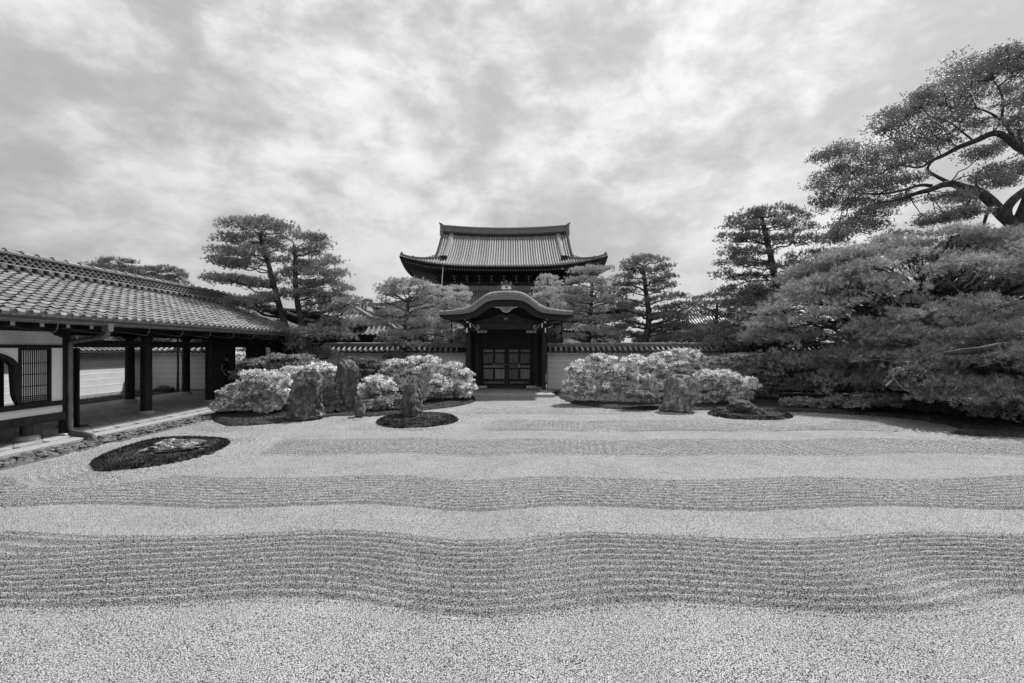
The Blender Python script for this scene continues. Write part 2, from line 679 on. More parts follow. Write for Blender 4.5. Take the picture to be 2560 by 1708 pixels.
def inside(X, Y, poly):
    c = np.zeros(X.shape, bool)
    n = len(poly)
    for i in range(n):
        x1, y1 = poly[i]
        x2, y2 = poly[(i + 1) % n]
        if y1 == y2:
            continue
        m = ((y1 > Y) != (y2 > Y)) & (X < (x2 - x1) * (Y - y1) / (y2 - y1) + x1)
        c ^= m
    return c


def sstep(a, b, x):
    t = np.clip((x - a) / (b - a), 0, 1)
    return t * t * (3 - 2 * t)


def vnoise(X, Y, s, seed=0):
    """value noise, bilinear-smooth"""
    r_ = np.random.default_rng(seed)
    T = r_.random((256, 256))
    x, y = X * s + 100, Y * s + 100
    xi, yi = np.floor(x).astype(int), np.floor(y).astype(int)
    fx, fy = x - xi, y - yi
    fx, fy = fx * fx * (3 - 2 * fx), fy * fy * (3 - 2 * fy)
    g = lambda a, b: T[a % 256, b % 256]
    return (g(xi, yi) * (1 - fx) * (1 - fy) + g(xi + 1, yi) * fx * (1 - fy) + g(xi, yi + 1) * (1 - fx) * fy + g(xi + 1, yi + 1) * fx * fy) - 0.5


EDGE_X = -9.18


def gravel():
    ys = [0.4]
    while ys[-1] < 22.0:
        y = ys[-1]
        far = 0.022 if (9.7 < y < 11.8 or 12.7 < y < 14.8) else (0.028 if 15.9 < y < 17.9 else 0.055)
        ys.append(y + (0.08 if y < 2.6 else (0.05 if 5.95 < y < 6.4 else (min(max(0.0029 * y, 0.015), 0.028) if y < 9.0 else far))))
    ys = np.array(ys)
    xs = np.arange(EDGE_X, 15.5, 0.057)
    X, Y = np.meshgrid(xs, ys)
    Z = np.zeros_like(X)
    p = 0.136
    # raked waves in five bands
    ph = 2 * np.pi / 3.15
    phs = np.interp(X + 0.10 * (Y - 5.0) + 0.25 * vnoise(X, Y * 0.3, 0.4, 4), [-16, -12.4, -9.2, -5.75, -1.78, 1.06, 5.3, 9.2, 12.6, 16], np.arange(10))
    wave = (0.105 + 0.05 * vnoise(X, Y, 0.25, 3)) * np.cos(2 * np.pi * phs) + 0.16 * vnoise(X, Y * 0.15, 0.35, 5)
    swirl = 0.35 * np.exp(-((X + 5.3) / 1.0) ** 2) * np.exp(-((Y - 4.9) / 0.7) ** 2) - 0.25 * np.exp(-((X - 4.2) / 0.9) ** 2) * np.exp(-((Y - 4.7) / 0.7) ** 2)
    V = Y - wave + swirl
    bands = [(4.87, .82, -99, 99), (7.42, .80, -99, 99), (10.75, .84, -5.6, 99), (13.7, .9, -0.75, 99), (16.9, .8, -1.6, 6.5)]
    for c_, h_, xa, xb in bands:
        m = sstep(h_ + 0.03, h_ - 0.05, np.abs(V - c_)) * sstep(xa - .3, xa + .5, X) * sstep(xb + .4, xb - .4, X)
        rid = np.abs(np.sin(np.pi * (V - c_) / p))
        Z += m * (0.070 * (1 - rid) ** 1.3 - 0.022)
    # rings round islands and along the beds
    d = np.minimum.reduce([seg_dist(X, Y, ISLE_A), seg_dist(X, Y, ISLE_B), seg_dist(X, Y, ISLE_C), seg_dist(X, Y, BED_L), seg_dist(X, Y, BED_R)])
    dw = d + 0.03 * vnoise(X, Y, 1.5, 8)
    rm = sstep(0.92, 0.80, dw)
    rid = np.abs(np.sin(np.pi * dw / p))
    Z = Z * (1 - sstep(1.05, 0.92, dw)) + rm * (0.052 * (1 - rid) ** 1.1 - 0.018)
    # path to the gate: furrows running towards it
    pm = sstep(19.2, 19.7, Y) * sstep(-2.2, -1.9, X) * sstep(2.6, 2.3, X)
    Z = Z * (1 - pm) + pm * 0.022 * (np.abs(np.sin(np.pi * (X + 0.3 * (Y - 20)) / 0.15)) - 0.6)
    Z += 0.006 * vnoise(X, Y, 9, 1) + 0.010 * vnoise(X, Y, 3, 2) + 0.004 * vnoise(X, Y, 19, 6)
    ny, nx = X.shape
    V_ = np.stack([X, Y, Z], -1).reshape(-1, 3)
    i = np.arange(ny - 1)[:, None] * nx + np.arange(nx - 1)[None]
    Fq = np.stack([i, i + 1, i + nx + 1, i + nx], -1).reshape(-1, 4)
    me = mesh_np('raked_gravel', V_, Fq, M['gravel'], True)
    setp(link('raked_gravel', me), 'pale grey gravel raked into wavy bands and rings', kind='structure')


gravel()


def moss(name, poly, label, h=0.09, step=0.07, edge=0.16, blades=6000, fronty=99, raise_fn=None):
    x0, y0 = poly.min(0) - 0.1
    x1, y1 = poly.max(0) + 0.1
    X, Y = np.meshgrid(np.arange(x0, x1, step), np.arange(y0, y1, step))
    d = seg_dist(X, Y, poly)
    s = np.where(inside(X, Y, poly), d, -d)
    s += 0.05 * vnoise(X, Y, 6, 11)
    Z = np.where(s > 0, h * np.sqrt(np.clip(s / edge, 0, 1)), -0.08 + 0 * s) + 0.02 * vnoise(X, Y, 8, 12) + 0.05 * vnoise(X, Y, 1.2, 13) * (s > .2)
    Z = np.where(s > -step * 0.3, Z, -0.08)
    if raise_fn is not None:
        Z += raise_fn(X, Y) * (s > 0)
    ny, nx = X.shape
    V_ = np.stack([X, Y, Z], -1).reshape(-1, 3)
    i = np.arange(ny - 1)[:, None] * nx + np.arange(nx - 1)[None]
    Fq = np.stack([i, i + 1, i + nx + 1, i + nx], -1).reshape(-1, 4)
    keep = (s.ravel()[Fq] > -2.2 * step).any(1)
    Fq = Fq[keep]
    # blades of moss and grass
    k = int(blades)
    bx = rng.uniform(x0, x1, k * 3)
    by = rng.uniform(y0, y1, k * 3)
    ins = inside(bx, by, poly)
    dd = seg_dist(bx, by, poly)
    ok = ins & (by < fronty) & (rng.random(len(bx)) < np.where(dd < 0.2, 1.0, 0.45))
    bx, by, dd = bx[ok][:k], by[ok][:k], dd[ok][:k]
    bz = h * np.sqrt(np.clip(dd / edge, 0, 1)) - 0.015
    n = len(bx)
    a = rng.uniform(0, np.pi, n)
    wv = np.stack([np.cos(a), np.sin(a), 0 * a], 1) * 0.012
    base = np.stack([bx, by, bz], 1)
    tip = base + np.stack([rng.normal(0, .02, n), rng.normal(0, .02, n), rng.uniform(.025, .065, n)], 1)
    bv = np.stack([base - wv, base + wv, tip], 1).reshape(-1, 3)
    nv = len(V_)
    T = np.concatenate([Fq[:, [0, 1, 2]], Fq[:, [0, 2, 3]], (np.arange(n * 3).reshape(-1, 3) + nv)])
    me = mesh_np(name, np.concatenate([V_, bv]), T, M['moss'], False)
    me.materials.append(M['mossblade'])
    sm = np.zeros(len(T), bool)
    sm[:len(Fq) * 2] = True
    me.polygons.foreach_set('use_smooth', sm)
    mi = np.zeros(len(T), np.int32)
    mi[len(Fq) * 2:] = 1
    me.polygons.foreach_set('material_index', mi)
    return setp(link(name, me), label, kind='stuff')


moss('moss_bed', BED_L, 'moss covered planting bed left of the gate, under shrubs and standing rocks', 0.10, 0.09, blades=16000, fronty=22)
moss('moss_bed', BED_R, 'moss covered planting bed along the right wall under azaleas and pines', 0.10, 0.10, blades=22000, fronty=21)
moss('moss_island', ISLE_A, 'long leaf shaped moss island with a flat rock, nearest the stone gutter', 0.075, 0.03, 0.12, 16000)
moss('moss_island', ISLE_B, 'round moss island carrying one small upright rock', 0.11, 0.035, 0.15, 9000)
moss('moss_island', ISLE_C, 'low moss island carrying two flat dark rocks on the right', 0.10, 0.035, 0.15, 8000)
SB = np.array([(-18.35, 2.0), (-15.75, 2.0), (-15.75, 24.1), (-18.35, 24.1)])
moss('moss_strip', SB, 'dark moss strip between the corridor paving and the side wall', 0.06, 0.12, blades=4000)
# ================================================================== PAVEMENT, KERB AND STONE GUTTER
pav = link('corridor_pavement', mesh_local(lambda b: b.box(-15.75, -10.32, 2.0, 24.1, -0.1, 0.10), 'corridor_pavement', M['bare']))
setp(pav, 'corridor floor of grey square tiles laid on the diagonal', kind='structure')
TS = 0.46


def clip_poly(poly, x0, x1, y0, y1):
    def cl(p, f, inter):
        out = []
        for i in range(len(p)):
            a, b = p[i], p[(i + 1) % len(p)]
            fa, fb = f(a), f(b)
            if fa >= 0:
                out.append(a)
            if (fa >= 0) != (fb >= 0):
                t = fa / (fa - fb)
                out.append((a[0] + (b[0] - a[0]) * t, a[1] + (b[1] - a[1]) * t))
        return out
    for f in (lambda p: p[0] - x0, lambda p: x1 - p[0], lambda p: p[1] - y0, lambda p: y1 - p[1]):
        if poly:
            poly = cl(poly, f, None)
    return poly


h_ = TS / math.sqrt(2)
tiles = []
for i in range(-60, 60):
    for j in range(-60, 60):
        if (i + j) % 2:
            continue
        cx, cy = -13.0 + i * h_, 13.0 + j * h_
        g_ = h_ - 0.008
        p_ = clip_poly([(cx - g_, cy), (cx, cy - g_), (cx + g_, cy), (cx, cy + g_)], -15.74, -10.33, 7.0, 23.4)
        if len(p_) >= 3:
            ar = 0.5 * abs(sum(p_[k][0] * p_[(k + 1) % len(p_)][1] - p_[(k + 1) % len(p_)][0] * p_[k][1] for k in range(len(p_))))
            if ar > 0.01:
                tiles.append((cy, p_, len(p_) == 4 and ar > 0.9 * 2 * g_ * g_, cx, cy))
full = mesh_local(lambda b: b.prism([(-g_, 0), (0, -g_), (g_, 0), (0, g_)], 0, 0.022, 'z'), 'paving_tile', M['paving'])
seen_ = [t for t in tiles if 8.9 < t[0] < 19]
seen_.sort(key=lambda t: -(t[3] > -13.2) * 10 + t[0])
chosen = set(id(t) for t in seen_[:295])
rest = MB()
for t in tiles:
    z = 0.10 + random.uniform(-.002, .002)
    if id(t) in chosen:
        if t[2]:
            link('paving_tile', full, pav, (t[3], t[4], z))
        else:
            MB().prism(t[1], z, z + 0.022, 'z').build('paving_tile', M['paving'], pav)
    else:
        rest.prism(t[1], z, z + 0.022, 'z')
rest.build('paving_tiles_beyond', M['paving'], pav, kind='stuff')

kerb = MB()
kerb.box(-10.31, -9.98, 2.0, 23.3, -0.1, 0.105)
setp(kerb.build('gutter_kerb', M['kerb'], bevel=0.012), 'rough washed aggregate kerb between corridor tiles and stone gutter', kind='structure')
gb = MB()
gb.box(-9.98, -9.22, 2.0, 22.6, -0.1, 0.0)
gbo = setp(gb.build('stone_gutter', M['bare']), 'rain gutter strip filled with flat dark and pale stones beside the gravel', kind='structure')
ed = MB()
y = 2.0
while y < 20.5:
    ed = MB()
    ed.box(-9.215, -9.18, y, y + 0.29, -0.1, 0.035)
    ed.build('edge_tile', M['tile_dark'], gbo)
    y += 0.30


def stone_mesh(seed, a, b, c, m, name='stone', sub=2, rough=0.22):
    import bmesh
    from mathutils import noise
    bm = bmesh.new()
    bmesh.ops.create_icosphere(bm, subdivisions=sub, radius=1)
    off = Vector((seed * 3.7, seed * 1.3, 0))
    for v in bm.verts:
        p = v.co.copy()
        k = 1 + rough * noise.noise(p * 1.2 + off) * 2 + rough * 0.5 * noise.noise(p * 3 + off)
        q = p * k
        q.x = math.copysign(abs(q.x) ** 0.8, q.x)
        q.y = math.copysign(abs(q.y) ** 0.8, q.y)
        v.co = (q.x * a, q.y * b, q.z * c)
    me = bpy.data.meshes.new(name)
    bm.to_mesh(me)
    bm.free()
    me.materials.append(m)
    return me


sm = [stone_mesh(i, 0.075, 0.055, 0.028, M['stone'], sub=1) for i in range(7)]
n_st = 0
cands = []
for i in range(1100):
    y = 8.3 + 13.5 * (i / 1100) ** 1.0
    cands.append((y + random.uniform(-.05, .05), random.uniform(-9.93, -9.27)))
cands.sort()
extra = []
for i, (y, x) in enumerate(cands):
    s_ = random.uniform(0.55, 1.45)
    rot = (random.uniform(-.35, .35), random.uniform(-.35, .35), random.uniform(0, 6.28))
    z = 0.015 + random.uniform(0, 0.045)
    if s_ > 0.95 and n_st < 298 and y < 17:
        o = link('stone', sm[i % 7], gbo, (x, y, z), rot)
        o.scale = (s_, s_, s_)
        n_st += 1
    else:
        extra.append((i % 7, Matrix.Translation((x, y, z)) @ Matrix.Rotation(rot[2], 4, 'Z') @ Matrix.Rotation(rot[0], 4, 'X') @ Matrix.Scale(s_, 4)))
for k in range(7):
    joined(sm[k], [m for q, m in extra if q == k], 'small_stones', M['stone'], gbo)

# ================================================================== CORRIDOR
cor = thing('roofed_corridor', 'long open sided corridor with grey tiled roof and dark round columns along the left', 'corridor', (-12.5, 13.5, 0))
EX, EZ = -9.6, 2.87
RX, RZ = -12.78, 4.12
SL = math.atan2(RZ - EZ, EX - RX)
Y0, Y1 = 3.0, 24.25
TW = 0.298


def roofp(s_, y, lift=0.0):
    """point on the visible roof slope, s_ metres up from the eave"""
    return (EX - s_ * math.cos(SL) - lift * -math.sin(SL) * 0 + lift * math.sin(SL), y, EZ + s_ * math.sin(SL) + lift * math.cos(SL))


# boarding under the tiles, both slopes
MXc = -13.05
sb = MB()
RIZ = EZ + (EX - MXc) * math.tan(SL)
sb.prism([(EX + .02, EZ - .03), (MXc, RIZ - .02), (2 * MXc - EX, EZ - .03), (2 * MXc - EX, EZ - .10), (MXc, RIZ - .14), (EX + .02, EZ - .10)], Y0, Y1, 'y')
sb.build('roof_boarding', M['wood'], cor)
prof = [(0.012, 0.000), (.03, -.008), (.07, -.015), (.12, -.018), (.17, -.014), (.205, -.004), (.235, .012), (.26, .020), (.283, .014), (.295, -.004), (.2965, -.035)]
EXPO, TL, TT = 0.248, 0.268, 0.013


def pan_tile(b):
    n = len(prof)
    vs = []
    for (yy, zz) in prof:
        vs.append((0, yy, zz + 0.058))       # lower edge, proud
    for (yy, zz) in prof:
        vs.append((-TL, yy, zz + 0.012))
    for (yy, zz) in prof:
        vs.append((0, yy, zz + 0.058 - TT))
    fs = []
    for i in range(n - 1):
        fs.append([i, i + 1, n + i + 1, n + i])
        fs.append([i, 2 * n + i, 2 * n + i + 1, i + 1])
    return b.add(vs, fs)


def eave_tile(b):
    pan_tile(b)
    # thick hanging lip of the pan
    n = len(prof)
    vs = [(0.006, yy, zz + .052) for yy, zz in prof[:8]] + [(0.006, yy, zz - .01) for yy, zz in prof[:8]]
    b.add(vs, [[i, i + 1, 9 + i, 8 + i] for i in range(7)])


def tile_end(b):
    n = 12
    vs = [(0.012, .248 + .07 * math.cos(2 * math.pi * k / n), .030 + .07 * math.sin(2 * math.pi * k / n)) for k in range(n)]
    vs += [(-0.03, .248 + .07 * math.cos(2 * math.pi * k / n), .030 + .07 * math.sin(2 * math.pi * k / n)) for k in range(n)]
    vs += [(0.012, .248 + .053 * math.cos(2 * math.pi * k / n), .030 + .053 * math.sin(2 * math.pi * k / n)) for k in range(n)]
    vs += [(0.003, .248 + .046 * math.cos(2 * math.pi * k / n), .030 + .046 * math.sin(2 * math.pi * k / n)) for k in range(n)]
    vs += [(0.012, .248, .030)]
    fs = []
    for k in range(n):
        k2 = (k + 1) % n
        fs += [[k, k2, n + k2, n + k], [k, 2 * n + k, 2 * n + k2, k2], [2 * n + k, 3 * n + k, 3 * n + k2, 2 * n + k2], [3 * n + k, 4 * n, 3 * n + k2]]
    b.add(vs, fs)


te_ = mesh_local(tile_end, 'tile_end', M['tile_dark'], True)  # darker tile colour stands in for shade on ends facing away from the sky
mt = mesh_local(pan_tile, 'roof_tile', M['tile'], True)
me_ = mesh_local(eave_tile, 'eave_tile', M['tile'], True)
NROW = int((EX - RX) / math.cos(SL) / EXPO) + 1
NCOL = int((Y1 - Y0) / TW)
far_t, near_t = [], []
for c_ in range(NCOL):
    y = Y0 + c_ * TW + 0.10
    for r_ in range(NROW):
        x, _, z = roofp(r_ * EXPO, 0)
        near_t.append((math.hypot(y, x), c_, r_, x + random.uniform(-.004, .004), y + random.uniform(-.003, .003), z + random.uniform(-.003, .003)))
vis = [t for t in near_t if t[4] > 9.0 * (t[3] / -9.6) - 0.3]
vis.sort()
pick = set((t[1], t[2]) for t in [t for t in vis if t[2] > 0][:292])
for dist, c_, r_, x, y, z in near_t:
    if r_ == 0:
        if y > 8.8:
            et = link('eave_tile', me_, cor, (x, y, z), (0, SL, 0))
            link('tile_end', te_, et)
        else:
            far_t.append(Matrix.Translation((x, y, z)) @ Matrix.Rotation(SL, 4, 'Y'))
    elif (c_, r_) in pick:
        link('roof_tile', mt, cor, (x, y, z), (random.uniform(-.012, .012), SL, random.uniform(-.012, .012)))
    else:
        far_t.append(Matrix.Translation((x, y, z)) @ Matrix.Rotation(random.uniform(-.012, .012), 4, 'X') @ Matrix.Rotation(SL + random.uniform(-.01, .01), 4, 'Y'))
# back slope too (seen only from elsewhere)
for c_ in range(NCOL):
    for r_ in range(NROW):
        x, _, z = roofp(r_ * EXPO, 0)
        far_t.append(Matrix.Translation((2 * MXc - x, Y0 + c_ * TW + .3, z)) @ Matrix.Rotation(math.pi, 4, 'Z') @ Matrix.Rotation(SL, 4, 'Y'))
joined(mt, far_t, 'roof_tiles_beyond', M['tile_joined'], cor, smooth=True)
# gable end boards
for yy in (Y0 - .05, Y1):
    g = MB()
    g.prism([(EX, EZ - .14), (MXc, RIZ - .16), (2 * MXc - EX, EZ - .14), (2 * MXc - EX, EZ + .06), (MXc, RIZ + .06), (EX, EZ + .06)], yy, yy + .05)
    g.build('bargeboard', M['wood'], cor)

# ridge: row of tile ends, noshi strips, ring lattice, cap
RB = RX - 0.02


def ridge_end_tile(b):
    b.lathe((0, 0, 0), [(0.0, 0.0), (.062, 0.0), (.066, -.02), (.05, -.022), (.05, -.30)], 12, 'x')
    b.lathe((0.008, 0, 0), [(0.0, 0.0), (.035, 0.0), (.035, -.01)], 10, 'x')


rt = mesh_local(ridge_end_tile, 'ridge_end_tile', M['tile'], True)


def droop(b):
    for k in range(3):
        n = 7
        w_ = 0.11 - 0.012 * k
        vs = [(0.02 * (2 - k), -w_ + 2 * w_ * i / n, -.05 * (1 - (2 * i / n - 1) ** 2) * 1.0 + k * .028 - .05) for i in range(n + 1)]
        v2 = [(x, y_, z_ + .016) for x, y_, z_ in vs]
        v3 = [(x - .25, y_, z_ + .016) for x, y_, z_ in vs]
        b.add(vs + v2 + v3, [[i, i + 1, n + 2 + i, n + 1 + i] for i in range(n)] + [[n + 1 + i, n + 2 + i, 2 * n + 3 + i, 2 * n + 2 + i] for i in range(n)])


dt = mesh_local(droop, 'ridge_apron_tile', M['tile_dark'], True)
y = 9.0
rz0 = RZ + 0.04
while y < Y1:
    if y > 11.6:
        link('ridge_end_tile', rt, cor, (RX + .07, y, rz0 + .08), (0, R(12), 0))
        link('ridge_apron_tile', dt, cor, (RX + .05, y + .155, rz0 + .03))
    y += 0.312
rc = MB()
rc.box(RX - .55, RX + .02, Y0, Y1, rz0 + .15, rz0 + .18)
rc.build('ridge_strip', M['tile'], cor)
rc = MB()
rc.box(RX - .50, RX - .03, Y0, Y1, rz0 - .1, rz0 + .15)
rc.box(RX - .50, RX - .12, Y0, Y1, rz0 + .18, rz0 + .44)
rc.build('ridge_core', M['under_tile'], cor)
rc = MB()
rc.box(RX - .54, RX - .03, Y0, Y1, rz0 + .44, rz0 + .47)
rc.box(RX - .52, RX - .06, Y0, Y1, rz0 + .47, rz0 + .50)
rc.build('ridge_strip', M['tile_dark'], cor)


def ring(b):
    n = 7
    vs = []
    for k in range(n + 1):
        a = math.pi * k / n
        for rr, dx in ((.098, 0), (.078, 0), (.098, -.05), (.078, -.05)):
            vs.append((dx, rr * math.cos(a), rr * math.sin(a)))
    fs = []
    for k in range(n):
        o = 4 * k
        fs += [[o, o + 4, o + 5, o + 1], [o, o + 2, o + 6, o + 4], [o + 1, o + 5, o + 7, o + 3]]
    b.add(vs, fs)


rg = mesh_local(ring, 'ridge_ring', M['tile_dark'], True)
mm, mm2, cnt = [], [], 0
y = 11.0
rings = []
while y < Y1:
    for lv in range(4):
        rings.append((y + (lv % 2) * .098, rz0 + .185 + lv * .082 - (0.0 if lv < 3 else 0.004), RX - .055 - .008 * (lv % 2), lv))
    y += .196
flip = Matrix.Rotation(math.pi, 4, 'X')
for (yy, zz, xx, lv) in rings:
    if lv < 3:
        m4 = Matrix.Translation((xx, yy, zz))
        if yy < 17.5 and lv < 3:
            link('ridge_ring', rg, cor, (xx, yy, zz))
        else:
            mm.append(m4)
        m5 = Matrix.Translation((xx - .03, yy, zz + .09)) @ flip
        mm.append(m5)
joined(rg, mm, 'ridge_ring_lattice', M['tile_dark'], cor)


def capt(b):
    n = 6
    L_ = 0.40
    vs, fs = [], []
    for i, (yy, rr, up) in enumerate(((0, .085, .012), (L_, .075, 0), (0, .10, .03), (-.03, .10, .03))):
        for k in range(n + 1):
            a = math.pi * k / n
            vs.append((rr * math.cos(a), yy, rr * math.sin(a) * 0.9 + up))
    for a_, b_ in ((0, 1), (3, 2)):
        for k in range(n):
            fs.append([a_ * (n + 1) + k, a_ * (n + 1) + k + 1, b_ * (n + 1) + k + 1, b_ * (n + 1) + k])
    fs.append([3 * (n + 1) + k for k in range(n + 1)])
    b.add(vs, fs)


cp = mesh_local(capt, 'ridge_cap_tile', M['tile'], True)
y = Y0
while y < Y1 - .3:
    link('ridge_cap_tile', cp, cor, (RX - .29, y, rz0 + .50))
    y += 0.43

# rafters, purlins, columns and beams
raf = mesh_local(lambda b: b.beam(roofp(-0.0, 0, -.13), roofp(3.55, 0, -.13), .05, .06), 'rafter', M['wood'])
y = 4.0
while y < Y1:
    link('rafter', raf, cor, (0, y, 0))
    y += 0.44
pr = MB()
pr.box(-10.62, -10.46, Y0, Y1, 2.76, 2.94)
pr.build('purlin', M['wood'], cor)
pr = MB()
pr.box(-11.6, -11.4, 11.66, Y1, 2.62, 2.86)
pr.build('purlin', M['wood'], cor)
pr = MB()
pr.box(-14.8, -14.6, Y0, Y1, 2.62, 2.86)
pr.build('purlin', M['wood'], cor)
for xb in (-11.5, -14.7):
    pr = MB()
    pr.box(xb - .06, xb + .06, 12.0 if xb > -12 else 14.1, 23.6, 2.22, 2.41)
    pr.build('tie_beam', M['wood'], cor)
cols = [(-11.5, 15.2), (-11.5, 18.4), (-11.5, 21.6), (-14.7, 18.6), (-14.7, 21.8), (-14.7, 15.4)]
basem = mesh_local(lambda b: b.lathe((0, 0, 0), [(.235, 0), (.245, .03), (.235, .075), (.19, .115), (.165, .12)], 20), 'base_stone', M['hewn'], True)
for (x, y) in cols:
    cm = MB()
    cm.lathe((x, y, .23), [(.155, 0), (.158, .6), (.155, 1.6), (.145, 2.3)], 20)
    co_ = cm.build('column', M['wood'], cor, True)
    link('base_stone', basem, co_, (x, y, .115))
    bk = MB()
    bk.prism([(y - .16, 2.52), (y - .30, 2.62), (y - .42, 2.62), (y - .42, 2.68), (y + .42, 2.68), (y + .42, 2.62), (y + .30, 2.62), (y + .16, 2.52)], x - .1, x + .1, 'x')
    bk.build('bracket', M['wood'], cor)
    if x > -12:
        cb = MB()
        cb.box(-14.6, x - .1, y - .07, y + .07, 2.70, 2.86)
        cb.build('cross_beam', M['wood'], cor)
        ar = MB()
        ar.box(x, -10.1, y - .055, y + .055, 2.66, 2.78)
        ar.build('bracket_arm', M['wood'], cor)

# the room at the near end: plaster wall with lattice window and bell shaped window
XW = -10.7
rm = cor
fr = MB()
fr.box(XW - .09, XW + .07, 11.5, 11.66, .12, 2.75)
fr.build('corner_post', M['wood'], rm)
fb = MB()
fb.prism([(-.14, .0), (.14, 0), (.16, .03), (.12, .06), (-.12, .06), (-.16, .03)], 11.42, 11.74, 'y')
for i, v in enumerate(fb.v):
    fb.v[i] = (v[0] + XW, v[1], v[2] + .11)
fb.build('base_stone', M['hewn'], rm)


def rail(z0, z1, name='rail', y0=3.0, y1=11.5, dx=.05):
    b = MB()
    b.box(XW - dx, XW + dx, y0, y1, z0, z1)
    return b.build(name, M['wood'], rm)


rail(2.20, 2.27)
rail(.86, .965, 'sill', dx=.08)
rail(.50, .685, 'ground_beam', dx=.09)
rail(2.57, 2.80, 'head_beam', dx=.08)
b = MB()
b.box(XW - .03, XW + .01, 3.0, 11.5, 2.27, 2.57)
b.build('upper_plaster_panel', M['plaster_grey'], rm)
b = MB()
b.box(XW - .03, XW + .01, 3.0, 11.5, .685, .86)
b.build('lower_plaster_band', M['plaster'], rm)
b = MB()
b.box(XW - .03, XW + .01, 11.21, 11.5, .965, 2.20)
b.build('plaster_panel', M['plaster'], rm)
# carved bracket in the upper right corner of the panel
b = MB()
b.prism([(11.5, 2.44), (11.40, 2.47), (11.30, 2.49), (11.24, 2.54), (11.12, 2.575), (11.5, 2.575)], XW + .012, XW + .05, 'x')
b.build('carved_bracket', M['wood'], rm)
# lattice window
ly0, ly1, lz0, lz1 = 10.47, 11.2, .965, 2.20
wf = MB()
wf.box(XW - .04, XW + .04, ly0, ly0 + .05, lz0, lz1)
wf.box(XW - .04, XW + .04, ly1 - .05, ly1, lz0, lz1)
wf.box(XW - .041, XW + .041, ly0 + .05, ly1 - .05, lz1 - .05, lz1)
wf.box(XW - .041, XW + .041, ly0 + .05, ly1 - .05, lz0, lz0 + .05)
win = wf.build('lattice_window', M['wood'], rm)
b = MB()
b.box(XW - .014, XW - .006, ly0 + .05, ly1 - .05, lz0 + .05, lz1 - .05)
b.build('paper_screen', M['plaster'], win)
for k in range(13):
    yy = ly0 + .05 + (ly1 - ly0 - .10) * (k + .5) / 13
    b = MB()
    b.box(XW - .005, XW + .012, yy - .0062, yy + .0062, lz0 + .05, lz1 - .05)
    b.build('upright_bar', M['wood'], win)
for zz in (1.86, 1.61, 1.35, 1.125, 1.085, 1.045):
    b = MB()
    b.box(XW - .0055, XW + .006, ly0 + .05, ly1 - .05, zz - .008, zz + .008)
    b.build('cross_bar', M['wood'], win)
# bell shaped window
cy_b = 9.42
outer = [(0, 2.16), (.30, 2.15), (.55, 2.12), (.70, 2.07), (.80, 2.03), (.90, 1.98), (.99, 1.89), (1.035, 1.77), (1.038, 1.4), (1.041, 1.08), (1.044, .97)]
inner = [(0, 2.08), (.25, 2.07), (.5, 2.04), (.68, 1.98), (.76, 1.94), (.82, 1.89), (.89, 1.82), (.91, 1.52), (.93, 1.2), (.97, 1.08), (1.03, .97)]
bf = MB()
for sgn in (1, -1):
    for i in range(len(outer) - 1):
        q = [outer[i], outer[i + 1], inner[i + 1], inner[i]]
        bf.prism([(cy_b + sgn * a_, z_) for a_, z_ in q], XW - .05, XW + .055, 'x')
bf.build('bell_window_frame', M['wood'], rm)
pl = MB()
for sgn in (1, -1):
    for i in range(len(outer) - 1):
        q = [outer[i], outer[i + 1], (min(1.045, outer[i + 1][0] + .6) if i > 3 else outer[i + 1][0], 2.2 if i < 4 else outer[i + 1][1]), (outer[i][0] if i < 4 else 1.045, 2.2 if i < 4 else outer[i][1])]
        q = [(cy_b + sgn * a_, z_) for a_, z_ in q]
        pl.prism(q, XW - .03, XW + .01, 'x')
    pl.prism([(cy_b + sgn * .70, 2.2), (cy_b + sgn * 1.045, 2.2), (cy_b + sgn * 1.045, 2.03), (cy_b + sgn * .80, 2.03), (cy_b + sgn * .70, 2.07)], XW - .0301, XW + .0101, 'x')
pl.box(XW - .03, XW + .01, 3.0, cy_b - 1.045, .965, 2.2)
pl.build('plaster_panel', M['plaster'], rm, fixn=True)
# boarded back wall and underfloor
b = MB()
y = 4.0
while y < 14.0:
    b = MB()
    b.box(-14.75, -14.70, y, y + .245, .12, 2.6)
    b.build('wall_board', M['wood'], rm)
    y += .25
b = MB()
b.box(-14.6, XW - .1, 3.0, 11.45, .54, .62)
b.build('room_floor', M['wood_soft'], rm)
for (x, y) in ((-10.95, 10.9), (-10.95, 8.6), (-11.0, 6.2)):
    sp = MB()
    sp.lathe((x, y, .2), [(.11, 0), (.11, .32)], 16)
    so = sp.build('floor_post', M['wood_soft'], rm, True)
    link('base_stone', basem, so, (x, y, .11))
b = MB()
b.box(-11.72, -11.42, 12.72, 12.78, .13, 2.2)
b.build('open_door_leaf', M['wood'], rm)
b = MB()
b.box(-11.9, -11.3, 12.65, 12.9, .1225, .16)
b.build('threshold', M['wood'], rm)
# painted rafter ends
for k in range(22):
    y = 4.33 + k * .62
    if y > 12.2:
        break
    b = MB()
    b.box(-10.62, -10.24, y - .045, y + .045, 2.66, 2.755)
    ob = b.build('bracket_arm', M['wood'], cor)
    e = MB()
    e.box(-10.239, -10.228, y - .045, y + .045, 2.66, 2.755)
    e.build('painted_end', M['endpaint'], ob)
